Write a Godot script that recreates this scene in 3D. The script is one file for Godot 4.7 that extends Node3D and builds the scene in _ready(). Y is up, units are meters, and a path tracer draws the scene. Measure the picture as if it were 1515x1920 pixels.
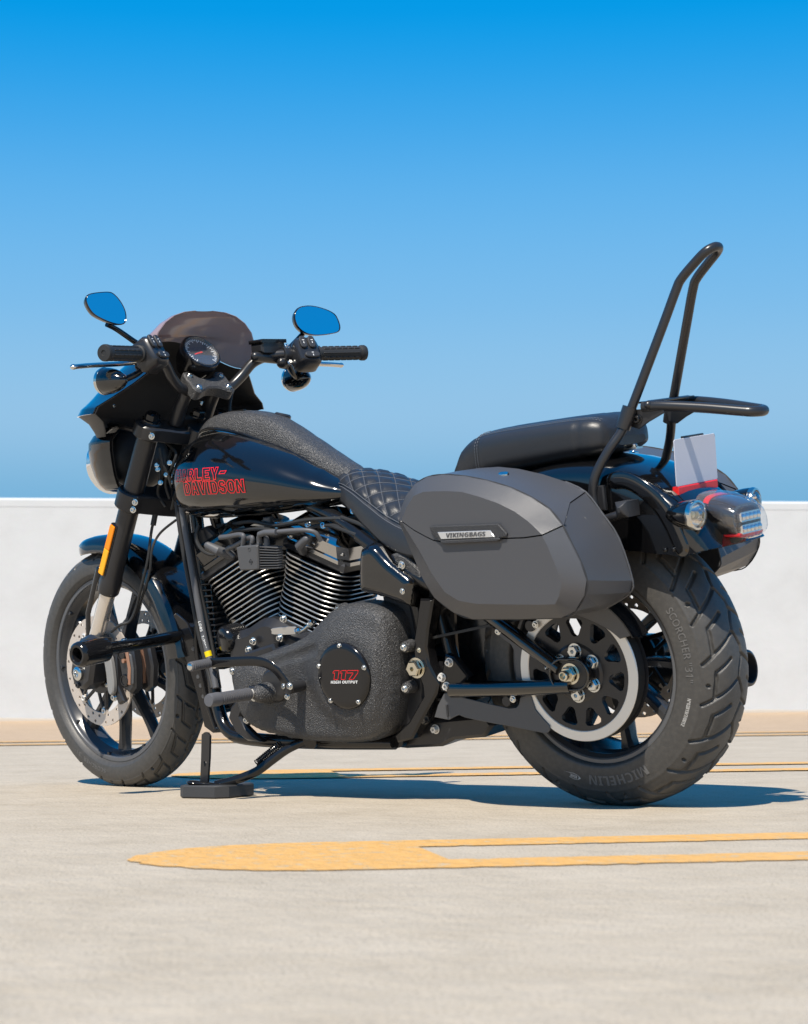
extends Node3D
# A black cruiser motorcycle on its side stand on a sunny parking deck.
# World axes: x towards the motorcycle's rear, y up, z towards its left side. Units are metres.

const LEAN := 0.1691
const STEER := -0.1304
var mat := {}
var bike: Node3D
var steered: Transform3D

func pv(a: Array) -> PackedVector2Array:
	var r := PackedVector2Array()
	for i in range(0, a.size(), 2):
		r.append(Vector2(a[i], a[i + 1]))
	return r

func p3(a: Array) -> PackedVector3Array:
	var r := PackedVector3Array()
	for i in range(0, a.size(), 3):
		r.append(Vector3(a[i], a[i + 1], a[i + 2]))
	return r

# Catmull-Rom through the points
func curve(p: PackedVector3Array, sub := 6, closed := false) -> PackedVector3Array:
	var r := PackedVector3Array()
	var n := p.size()
	for i in (n if closed else n - 1):
		var a := p[posmod(i - 1, n) if closed else maxi(i - 1, 0)]
		var b := p[i]
		var c := p[(i + 1) % n]
		var d := p[(i + 2) % n if closed else mini(i + 2, n - 1)]
		for k in sub:
			r.append(b.cubic_interpolate(c, a, d, float(k) / sub))
	if not closed:
		r.append(p[n - 1])
	return r

func curve2(p: PackedVector2Array, sub := 6, closed := true) -> PackedVector2Array:
	var q := PackedVector3Array()
	for a in p:
		q.append(Vector3(a.x, a.y, 0))
	var r := PackedVector2Array()
	for a in curve(q, sub, closed):
		r.append(Vector2(a.x, a.y))
	return r

# piecewise linear (smoothed by cubic) table lookup: rows [x, a, b, ...]
func table(t: Array, x: float, col: int) -> float:
	var n := t.size()
	if x <= t[0][0]:
		return t[0][col]
	for i in n - 1:
		if x <= t[i + 1][0]:
			var u: float = (x - t[i][0]) / (t[i + 1][0] - t[i][0])
			var a: float = t[maxi(i - 1, 0)][col]
			var b: float = t[i][col]
			var c: float = t[i + 1][col]
			var d: float = t[mini(i + 2, n - 1)][col]
			return cubic_interpolate(b, c, a, d, u)
	return t[n - 1][col]

class Geo:
	var v := PackedVector3Array()
	var t := PackedInt32Array()
	var m := Transform3D()

	func tri(a: int, b: int, c: int) -> void:
		t.append(a)
		t.append(b)
		t.append(c)

	func quad(a: int, b: int, c: int, d: int) -> void:
		tri(a, b, c)
		tri(a, c, d)

	func add(p: Vector3) -> int:
		v.append(m * p)
		return v.size() - 1

	# rings of equal length, joined one after the other
	func loft(rings: Array, closed := true, cap0 := true, cap1 := true, loop := false) -> Geo:
		var o := v.size()
		var n: int = rings[0].size()
		for r in rings:
			for p in r:
				v.append(m * p)
		var k := rings.size()
		for i in (k if loop else k - 1):
			var i2 := (i + 1) % k
			for j in (n if closed else n - 1):
				var j2 := (j + 1) % n
				quad(o + i * n + j, o + i * n + j2, o + i2 * n + j2, o + i2 * n + j)
		if closed and not loop:
			for e in 2:
				if not (cap0 if e == 0 else cap1):
					continue
				var c := Vector3.ZERO
				for p in rings[0 if e == 0 else k - 1]:
					c += p / n
				var ci := add(c)
				var b: int = o + (0 if e == 0 else (k - 1) * n)
				for j in n:
					if e == 0:
						tri(b + (j + 1) % n, b + j, ci)
					else:
						tri(b + j, b + (j + 1) % n, ci)
		return self

	func tube(path: PackedVector3Array, r, sides := 12, rounded := false, squash := 1.0, up := Vector3.ZERO) -> Geo:
		var n := path.size()
		var rad := PackedFloat32Array()
		for i in n:
			rad.append(r if (r is float or r is int) else r[i])
		var pts := PackedVector3Array(path)
		if rounded:
			var d0 := (path[0] - path[1]).normalized()
			var d1 := (path[n - 1] - path[n - 2]).normalized()
			var np := PackedVector3Array()
			var nr := PackedFloat32Array()
			for a in [85, 60, 30]:
				np.append(path[0] + d0 * rad[0] * sin(deg_to_rad(a)))
				nr.append(rad[0] * cos(deg_to_rad(a)))
			np.append_array(path)
			nr.append_array(rad)
			for a in [30, 60, 85]:
				np.append(path[n - 1] + d1 * rad[n - 1] * sin(deg_to_rad(a)))
				nr.append(rad[n - 1] * cos(deg_to_rad(a)))
			pts = np
			rad = nr
			n = pts.size()
		var rings := []
		var side := Vector3.ZERO
		for i in n:
			var d := (pts[mini(i + 1, n - 1)] - pts[maxi(i - 1, 0)]).normalized()
			if up != Vector3.ZERO:
				side = d.cross(up).normalized()
			elif i == 0:
				side = d.cross(Vector3.UP if absf(d.y) < 0.9 else Vector3.RIGHT).normalized()
			else:
				side = (side - d * side.dot(d)).normalized()
			var w := d.cross(side)
			var ring := PackedVector3Array()
			for j in sides:
				var a := TAU * j / sides
				ring.append(pts[i] + side * cos(a) * rad[i] + w * sin(a) * rad[i] * squash)
			rings.append(ring)
		return loft(rings)

	# profile points (radius, height along the axis)
	func lathe(prof: PackedVector2Array, at: Vector3, axis: Vector3, seg := 24, closed := false, sx := 1.0) -> Geo:
		var d := axis.normalized()
		var a := d.cross(Vector3.UP if absf(d.y) < 0.9 else Vector3.RIGHT).normalized()
		var b := d.cross(a)
		var rings := []
		for j in seg:
			var u := a * cos(TAU * j / seg) * sx + b * sin(TAU * j / seg)
			var ring := PackedVector3Array()
			for p in prof:
				ring.append(at + u * p.x + d * p.y)
			rings.append(ring)
		return loft(rings, closed, false, false, true)

	func cyl(at: Vector3, axis: Vector3, r: float, h: float, seg := 20, bev := 0.0) -> Geo:
		var b := bev if bev > 0.0 else r * 0.08
		return lathe(PackedVector2Array([Vector2(0, 0), Vector2(r - b, 0), Vector2(r, b), Vector2(r, h - b), Vector2(r - b, h), Vector2(0, h)]), at, axis, seg)

	# socket head screw with a washer
	func bolt(at: Vector3, axis: Vector3, r := 0.007, h := 0.006) -> Geo:
		lathe(PackedVector2Array([Vector2(0, 0), Vector2(r * 1.35, 0), Vector2(r * 1.35, h * 0.25), Vector2(r, h * 0.3), Vector2(r, h * 0.85), Vector2(r * 0.85, h), Vector2(r * 0.5, h), Vector2(r * 0.45, h * 0.4), Vector2(0, h * 0.4)]), at, axis, 14)
		return self

	func hexnut(at: Vector3, axis: Vector3, r: float, h: float, bore := 0.0) -> Geo:
		lathe(PackedVector2Array([Vector2(bore, 0), Vector2(r * 1.3, 0), Vector2(r * 1.3, h * 0.15), Vector2(r * 1.02, h * 0.16), Vector2(r * 1.02, h * 0.2)]), at, axis, 20)
		lathe(PackedVector2Array([Vector2(r, h * 0.15), Vector2(r, h * 0.85), Vector2(r * 0.88, h), Vector2(bore, h), Vector2(bore, h * 0.3), Vector2(0, h * 0.3)]), at, axis, 6)
		return self

	static func inset(p: PackedVector2Array, d: float) -> PackedVector2Array:
		var n := p.size()
		var s := 0.0
		for i in n:
			s += p[i].cross(p[(i + 1) % n])
		var r := PackedVector2Array()
		for i in n:
			var e0 := (p[i] - p[(i + n - 1) % n]).normalized()
			var e1 := (p[(i + 1) % n] - p[i]).normalized()
			var n0 := Vector2(-e0.y, e0.x) * signf(s)
			var n1 := Vector2(-e1.y, e1.x) * signf(s)
			var q := (n0 + n1).normalized()
			r.append(p[i] + q * d / maxf(q.dot(n0), 0.5))
		return r

	func flat(p: PackedVector2Array, z: float) -> void:
		var o := v.size()
		for a in p:
			add(Vector3(a.x, a.y, z))
		for i in Geometry2D.triangulate_polygon(p):
			t.append(o + i)

	# polygon in xy pushed from z0 to z1, edges chamfered by bev on both faces
	func prism(p0: PackedVector2Array, z0: float, z1: float, bev := 0.0) -> Geo:
		var p := p0.duplicate()
		var s := 0.0
		for i in p.size():
			s += p[i].cross(p[(i + 1) % p.size()])
		if s < 0:
			p.reverse()
		var g := 1.0 if z1 > z0 else -1.0
		var lv := [[bev, z0], [0.0, z0 + bev * g], [0.0, z1 - bev * g], [bev, z1]] if bev > 0 else [[0.0, z0], [0.0, z1]]
		var rings := []
		for l in lv:
			var ring := PackedVector3Array()
			for a in (inset(p, l[0]) if l[0] > 0 else p):
				ring.append(Vector3(a.x, a.y, l[1]))
			rings.append(ring)
		loft(rings, true, false, false)
		var tris := Geometry2D.triangulate_polygon(inset(p, bev) if bev > 0 else p)
		for e in 2:
			var o := v.size()
			for a in rings[0 if e == 0 else rings.size() - 1]:
				add(a)
			for i in range(0, tris.size(), 3):
				if e == 0:
					tri(o + tris[i], o + tris[i + 1], o + tris[i + 2])
				else:
					tri(o + tris[i], o + tris[i + 2], o + tris[i + 1])
		return self

	# a plate whose outline and hole have the same number of points
	func holed(outer: PackedVector2Array, hole: PackedVector2Array, z0: float, z1: float, walls := true) -> Geo:
		var n := outer.size()
		var R := []
		for q in [[outer, z0], [outer, z1], [hole, z1], [hole, z0]]:
			var ring := PackedVector3Array()
			for a in q[0]:
				ring.append(Vector3(a.x, a.y, q[1]))
			R.append(ring)
		if walls:
			loft(R, true, false, false, true)
		else:
			loft([R[1], R[2], R[3], R[0]], true, false, false)
		return self

	func box(c: Vector3, s: Vector3, bev := 0.0) -> Geo:
		var h := s / 2
		var k := m
		m = m * Transform3D(Basis(), c)
		prism(PackedVector2Array([Vector2(-h.x, -h.y), Vector2(h.x, -h.y), Vector2(h.x, h.y), Vector2(-h.x, h.y)]), -h.z, h.z, bev)
		m = k
		return self

	func ball(c: Vector3, r: Vector3, seg := 20, rows := 12) -> Geo:
		var rings := []
		for i in rows + 1:
			var a := PI * i / rows
			var ring := PackedVector3Array()
			for j in seg:
				var b := TAU * j / seg
				ring.append(c + Vector3(sin(a) * cos(b) * r.x, cos(a) * r.y, sin(a) * sin(b) * r.z))
			rings.append(ring)
		return loft(rings, true, false, false)

	# smooth height over an outline: fn(point, distance to edge) gives z; a wall goes down to z0
	func dome(p: PackedVector2Array, cell: float, z0: float, fn: Callable) -> Geo:
		var lo := p[0]
		var hi := p[0]
		for a in p:
			lo = lo.min(a)
			hi = hi.max(a)
		var nx := int((hi.x - lo.x) / cell) + 3
		var ny := int((hi.y - lo.y) / cell) + 3
		var at := PackedVector2Array()
		var inside := PackedByteArray()
		var n := p.size()
		var dist := PackedFloat32Array()
		for j in ny:
			for i in nx:
				var q := lo + Vector2(i - 1, j - 1) * cell
				var best := 1e9
				var bp := q
				for k in n:
					var c := Geometry2D.get_closest_point_to_segment(q, p[k], p[(k + 1) % n])
					var d := c.distance_squared_to(q)
					if d < best:
						best = d
						bp = c
				best = sqrt(best)
				var ins := Geometry2D.is_point_in_polygon(q, p)
				if not ins or best < cell * 0.35:
					ins = ins and best < cell * 0.35
					inside.append(2 if ins or best < cell * 1.45 else 0)
					at.append(bp)
					dist.append(0.0)
				else:
					inside.append(1)
					at.append(q)
					dist.append(best)
		var o := v.size()
		for i in at.size():
			add(Vector3(at[i].x, at[i].y, fn.call(at[i], dist[i])))
		for j in ny - 1:
			for i in nx - 1:
				var a := j * nx + i
				var c := [a, a + 1, a + nx + 1, a + nx]
				for e in [[0, 1, 2], [0, 2, 3]]:
					var ok := true
					var any := false
					for k in e:
						ok = ok and inside[c[k]] > 0
						any = any or inside[c[k]] == 1
					if ok and any:
						tri(o + c[e[0]], o + c[e[1]], o + c[e[2]])
		var top := PackedVector3Array()
		var low := PackedVector3Array()
		for a in p:
			top.append(Vector3(a.x, a.y, fn.call(a, 0.0) + 0.0004))
			low.append(Vector3(a.x, a.y, z0))
		return loft([low, top], true, false, false)

	func mirror() -> Geo:
		for i in v.size():
			v[i].z = -v[i].z
		return self

	func move(x: Transform3D) -> Geo:
		for i in v.size():
			v[i] = x * v[i]
		return self

	func join(g: Geo) -> Geo:
		var o := v.size()
		v.append_array(g.v)
		for i in g.t:
			t.append(o + i)
		return self

	func arrays(crease := 40.0) -> Array:
		var nf := t.size() / 3
		var fn := PackedVector3Array()
		fn.resize(nf)
		var vol := 0.0
		for f in nf:
			var a := v[t[f * 3]]
			var b := v[t[f * 3 + 1]]
			var c := v[t[f * 3 + 2]]
			fn[f] = (b - a).cross(c - a)
			vol += (a - v[0]).dot((b - v[0]).cross(c - v[0]))
		var s := -1.0 if vol < 0 else 1.0
		var out := []
		out.resize(Mesh.ARRAY_MAX)
		if crease >= 180.0:
			var vn := PackedVector3Array()
			vn.resize(v.size())
			for f in nf:
				for k in 3:
					vn[t[f * 3 + k]] += fn[f] * s
			for i in vn.size():
				vn[i] = vn[i].normalized() if vn[i].length_squared() > 0 else Vector3.UP
			var ix := t.duplicate()
			if s > 0:
				for f in nf:
					var k := ix[f * 3 + 1]
					ix[f * 3 + 1] = ix[f * 3 + 2]
					ix[f * 3 + 2] = k
			out[Mesh.ARRAY_VERTEX] = v
			out[Mesh.ARRAY_NORMAL] = vn
			out[Mesh.ARRAY_INDEX] = ix
			return out
		# vertices at one place share their normals
		var key := {}
		var id := PackedInt32Array()
		for p in v:
			var q := Vector3i((p * 20000.0).round())
			if not key.has(q):
				key[q] = key.size()
			id.append(key[q])
		var near := []
		near.resize(key.size())
		for i in key.size():
			near[i] = PackedInt32Array()
		var un := PackedVector3Array()
		un.resize(nf)
		for f in nf:
			un[f] = fn[f].normalized()
			for k in 3:
				near[id[t[f * 3 + k]]].append(f)
		var cc := cos(deg_to_rad(crease))
		var pv_ := PackedVector3Array()
		var pn := PackedVector3Array()
		for f in nf:
			if fn[f].length_squared() < 1e-20:
				continue
			for k in ([0, 2, 1] if s > 0 else [0, 1, 2]):
				var i := t[f * 3 + k]
				var sum := Vector3.ZERO
				for g in near[id[i]]:
					if un[g].dot(un[f]) > cc:
						sum += fn[g]
				pv_.append(v[i])
				pn.append((sum.normalized() if sum.length_squared() > 0 else un[f]) * s)
		out[Mesh.ARRAY_VERTEX] = pv_
		out[Mesh.ARRAY_NORMAL] = pn
		return out

func geo() -> Geo:
	return Geo.new()

func put(called: String, g: Geo, m: Material, parent: Node, crease := 40.0) -> MeshInstance3D:
	var mesh := ArrayMesh.new()
	mesh.add_surface_from_arrays(Mesh.PRIMITIVE_TRIANGLES, g.arrays(crease))
	mesh.surface_set_material(0, m)
	var o := MeshInstance3D.new()
	o.name = called
	o.mesh = mesh
	parent.add_child(o, true)
	return o

func group(called: String, parent: Node, x := Transform3D()) -> Node3D:
	var o := Node3D.new()
	o.name = called
	parent.add_child(o, true)
	o.transform = x
	return o

func tag(o: Node, label: String, category: String, kind := "") -> void:
	if label:
		o.set_meta("label", label)
	if category:
		o.set_meta("category", category)
	if kind:
		o.set_meta("kind", kind)

func lin(r: float, g: float, b: float, a := 1.0) -> Color:
	var c := Color(r, g, b).linear_to_srgb()
	c.a = a
	return c

func material(called: String, c: Color, rough: float, metal := 0.0) -> StandardMaterial3D:
	var m := StandardMaterial3D.new()
	m.resource_name = called
	m.albedo_color = c
	m.roughness = rough
	m.metallic = metal
	mat[called] = m
	return m

func noise(freq: float, oct := 3, sd := 1, kind := FastNoiseLite.TYPE_SIMPLEX_SMOOTH) -> FastNoiseLite:
	var n := FastNoiseLite.new()
	n.noise_type = kind
	n.frequency = freq
	n.fractal_octaves = oct
	n.seed = sd
	return n

func noise_tex(size: int, freq: float, oct: int, sd: int, normal := 0.0, ramp: Gradient = null) -> NoiseTexture2D:
	var t := NoiseTexture2D.new()
	t.width = size
	t.height = size
	t.seamless = true
	t.generate_mipmaps = false
	t.noise = noise(freq, oct, sd)
	if normal > 0:
		t.as_normal_map = true
		t.bump_strength = normal
	if ramp:
		t.color_ramp = ramp
	return t

func ramp(a: Array) -> Gradient:
	var g := Gradient.new()
	var off := PackedFloat32Array()
	var col := PackedColorArray()
	for k in a:
		off.append(k[0])
		col.append(k[1])
	g.offsets = off
	g.colors = col
	return g

func grain(m: StandardMaterial3D, tex: Texture2D, scale: float, strength := 1.0) -> void:
	m.normal_enabled = true
	m.normal_texture = tex
	m.normal_scale = strength
	m.uv1_triplanar = true
	m.uv1_scale = Vector3.ONE * scale

# lettering: flat glyph geometry centred on the origin in xy, front towards +z
func letters(s: String, height: float, depth := 0.0, bold := 700, face := "Droid Sans", italic := false) -> Geo:
	var f := SystemFont.new()
	f.font_names = PackedStringArray([face])
	f.font_weight = bold
	f.font_italic = italic
	var tm := TextMesh.new()
	tm.text = s
	tm.font = f
	tm.font_size = 64
	tm.pixel_size = height / 46.0
	tm.depth = maxf(depth, 0.0001)
	tm.curve_step = 4.0
	var a := tm.get_mesh_arrays()
	var g := Geo.new()
	g.v = a[Mesh.ARRAY_VERTEX]
	g.t = a[Mesh.ARRAY_INDEX]
	return g

func _ready() -> void:
	# ---------------------------------------------------------------- camera, sky, sun, exposure
	var cam := Camera3D.new()
	cam.name = "camera"
	add_child(cam)
	cam.fov = rad_to_deg(2.0 * atan(960.0 / 3800.0))
	cam.near = 0.05
	cam.far = 2000.0
	cam.transform = Transform3D(Basis(Vector3.UP, 0.6773) * Basis(Vector3.RIGHT, 0.0815) * Basis(Vector3.BACK, -0.0084), Vector3(2.5396, 0.2937, 3.9665))
	var lens := CameraAttributesPhysical.new()
	lens.frustum_focal_length = 71.0
	lens.exposure_aperture = 8.0
	lens.frustum_focus_distance = 5.0
	lens.exposure_multiplier = 1.0
	cam.attributes = lens
	cam.fov = rad_to_deg(2.0 * atan(960.0 / 3800.0))

	var env := Environment.new()
	env.background_mode = Environment.BG_SKY
	env.tonemap_mode = Environment.TONE_MAPPER_LINEAR
	env.tonemap_exposure = 1.25
	env.sdfgi_enabled = true
	env.ssao_enabled = true
	env.ssil_enabled = true
	var sky := Sky.new()
	var sm := PanoramaSkyMaterial.new()
	sm.panorama = sky_picture()
	sky.sky_material = sm
	env.sky = sky
	var we := WorldEnvironment.new()
	we.name = "world_environment"
	we.environment = env
	add_child(we)

	var sun := DirectionalLight3D.new()
	sun.name = "sun"
	add_child(sun)
	sun.look_at_from_position(Vector3(0.179, 0.814, 0.553) * 10.0, Vector3.ZERO)
	sun.light_energy = 1.6
	sun.light_angular_distance = 0.5
	sun.light_color = Color(1.0, 0.965, 0.91)
	sun.shadow_enabled = true

	make_materials()
	setting()
	bike = Node3D.new()
	bike.name = "motorcycle"
	add_child(bike)
	bike.transform = Transform3D(Basis(Vector3.RIGHT, LEAN), Vector3.ZERO)
	tag(bike, "black cruiser motorcycle with hard saddlebags and tall sissy bar on its side stand", "motorcycle")
	var ax := Vector3(sin(deg_to_rad(28)), cos(deg_to_rad(28)), 0)
	var foot := Vector3(-1.615 - 0.1445, 0, 0)
	var rot := Basis(ax, STEER)
	steered = Transform3D(rot, foot - rot * foot)
	wheels()
	front_end()
	cockpit()
	tank_and_seats()
	chassis()
	engine()
	rear_end()
	saddlebag(1.0)
	saddlebag(-1.0)

func sky_picture() -> ImageTexture:
	# colour of the clear sky by height above the horizon (degrees, linear red, green, blue)
	var rows := [[-90, 0.240, 0.224, 0.200], [-2, 0.288, 0.288, 0.288], [0, 0.120, 0.320, 0.520], [3, 0.120, 0.324, 0.528], [5.2, 0.160, 0.368, 0.568], [7, 0.228, 0.428, 0.624], [8.5, 0.216, 0.432, 0.648], [10.5, 0.164, 0.404, 0.664], [13, 0.106, 0.365, 0.672], [16, 0.036, 0.302, 0.660], [18.5, 0.002, 0.260, 0.640], [25, 0.004, 0.225, 0.590], [40, 0.012, 0.190, 0.520], [90, 0.020, 0.165, 0.450]]
	var im := Image.create(16, 1024, false, Image.FORMAT_RGBAF)
	for y in 1024:
		var e := 90.0 - (y + 0.5) / 1024.0 * 180.0
		var c := Color(maxf(table(rows, e, 1), 0), maxf(table(rows, e, 2), 0), maxf(table(rows, e, 3), 0))
		for x in 16:
			im.set_pixel(x, y, c)
	return ImageTexture.create_from_image(im)

func make_materials() -> void:
	var leather := noise_tex(512, 0.06, 3, 5, 6.0)
	var crinkle := noise_tex(1024, 0.052, 2, 9, 16.0)
	var fine := noise_tex(512, 0.12, 2, 4, 4.0)
	var m := material("gloss_black_paint", lin(0.004, 0.004, 0.0045), 0.13)
	m.clearcoat_enabled = true
	m.clearcoat = 1.0
	m.clearcoat_roughness = 0.03
	material("black_enamel", lin(0.009, 0.009, 0.010), 0.14)
	m = material("satin_black_metal", lin(0.022, 0.022, 0.024), 0.29)
	m = material("wheel_black", lin(0.034, 0.036, 0.041), 0.24)
	m = material("matt_black_plastic", lin(0.028, 0.028, 0.03), 0.5)
	grain(m, fine, 18.0, 0.25)
	m = material("moulded_black_plastic", lin(0.024, 0.024, 0.0255), 0.6)
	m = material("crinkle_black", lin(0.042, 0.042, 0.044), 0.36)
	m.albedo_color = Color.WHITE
	m.albedo_texture = painted_sparkle()
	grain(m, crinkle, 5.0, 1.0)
	m = material("charcoal_metal", lin(0.085, 0.086, 0.09), 0.42, 0.15)
	m = material("bag_shell", lin(0.068, 0.069, 0.075), 0.37)
	grain(m, leather, 22.0, 0.35)
	m = material("bag_latch", lin(0.03, 0.03, 0.032), 0.45)
	grain(m, crinkle, 24.0, 0.8)
	m = material("seat_vinyl", lin(0.022, 0.023, 0.026), 0.36)
	grain(m, leather, 26.0, 0.4)
	material("stitch_thread", lin(0.11, 0.118, 0.135), 0.7)
	m = material("tyre_rubber", lin(0.034, 0.0325, 0.031), 0.48)
	var g := ramp([[0.0, lin(0.048, 0.046, 0.044)], [0.5, lin(0.058, 0.0555, 0.052)], [0.8, lin(0.068, 0.064, 0.059)], [1.0, lin(0.085, 0.078, 0.07)]])
	m.albedo_color = Color.WHITE
	m.albedo_texture = noise_tex(1024, 0.012, 5, 31, 0.0, g)
	grain(m, fine, 5.0, 0.25)
	material("tyre_letter", lin(0.125, 0.122, 0.118), 0.5)
	material("tyre_print", lin(0.42, 0.41, 0.39), 0.6)
	m = material("grip_rubber", lin(0.018, 0.018, 0.018), 0.6)
	material("bright_steel", lin(0.62, 0.62, 0.60), 0.12, 1.0)
	material("zinc_bolt", lin(0.66, 0.67, 0.66), 0.2, 1.0)
	material("gold_zinc", lin(0.68, 0.64, 0.53), 0.22, 1.0)
	material("machined_edge", lin(0.60, 0.58, 0.55), 0.3, 0.85)
	m = material("brake_steel", lin(0.60, 0.525, 0.455), 0.5, 0.35)
	m = material("brushed_alloy", lin(0.76, 0.735, 0.69), 0.36, 0.4)
	material("fork_chrome", lin(0.72, 0.67, 0.61), 0.16, 0.75)
	material("bronze", lin(0.42, 0.23, 0.15), 0.45, 0.5)
	material("mirror_glass", lin(0.72, 0.76, 0.80), 0.015, 1.0)
	m = material("amber_reflector", lin(0.95, 0.26, 0.0), 0.15)
	material("amber_light", lin(0.98, 0.42, 0.01), 0.15)
	material("red_plastic", lin(0.75, 0.02, 0.02), 0.25)
	material("red_lettering", lin(0.78, 0.012, 0.022), 0.3)
	material("white_lettering", lin(0.78, 0.78, 0.76), 0.4)
	material("black_lettering", lin(0.004, 0.004, 0.0045), 0.06)
	material("plate_white", lin(0.58, 0.59, 0.66), 0.4)
	material("yellow_tape", lin(0.85, 0.62, 0.0), 0.5)
	material("latch_silver", lin(0.62, 0.62, 0.62), 0.3, 0.6)
	material("plug_cable", lin(0.085, 0.086, 0.092), 0.5)
	m = material("smoked_screen", lin(0.36, 0.255, 0.25, 0.80), 0.1)
	m.transparency = BaseMaterial3D.TRANSPARENCY_ALPHA
	m = material("clear_lens", lin(0.9, 0.9, 0.9, 0.03), 0.02)
	m.transparency = BaseMaterial3D.TRANSPARENCY_ALPHA
	m = material("smoked_lens", lin(0.35, 0.33, 0.33, 0.12), 0.03)
	m.transparency = BaseMaterial3D.TRANSPARENCY_ALPHA
	m = material("red_lens", lin(0.6, 0.01, 0.015), 0.08)
	material("reflector_chrome", lin(0.8, 0.8, 0.8), 0.12, 1.0)
	material("wheel_lip", lin(0.115, 0.12, 0.13), 0.32, 0.3)
	material("sensor_grey", lin(0.24, 0.235, 0.225), 0.5)
	material("bulb_cream", lin(0.80, 0.66, 0.40), 0.2)
	material("dark_chrome", lin(0.46, 0.455, 0.45), 0.1, 1.0)
	material("peg_rubber", lin(0.10, 0.10, 0.108), 0.55)
	material("dial_face", lin(0.012, 0.016, 0.022), 0.4)

# specular sparkle painted into the albedo: small pale grains on a dark ground
func painted_sparkle() -> ImageTexture:
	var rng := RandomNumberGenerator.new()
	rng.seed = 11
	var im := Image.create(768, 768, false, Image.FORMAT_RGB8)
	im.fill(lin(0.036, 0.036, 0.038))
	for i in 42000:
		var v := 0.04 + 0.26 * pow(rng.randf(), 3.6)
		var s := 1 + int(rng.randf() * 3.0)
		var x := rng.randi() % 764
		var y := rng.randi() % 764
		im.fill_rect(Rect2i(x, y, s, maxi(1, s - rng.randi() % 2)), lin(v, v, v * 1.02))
	return ImageTexture.create_from_image(im)

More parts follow.
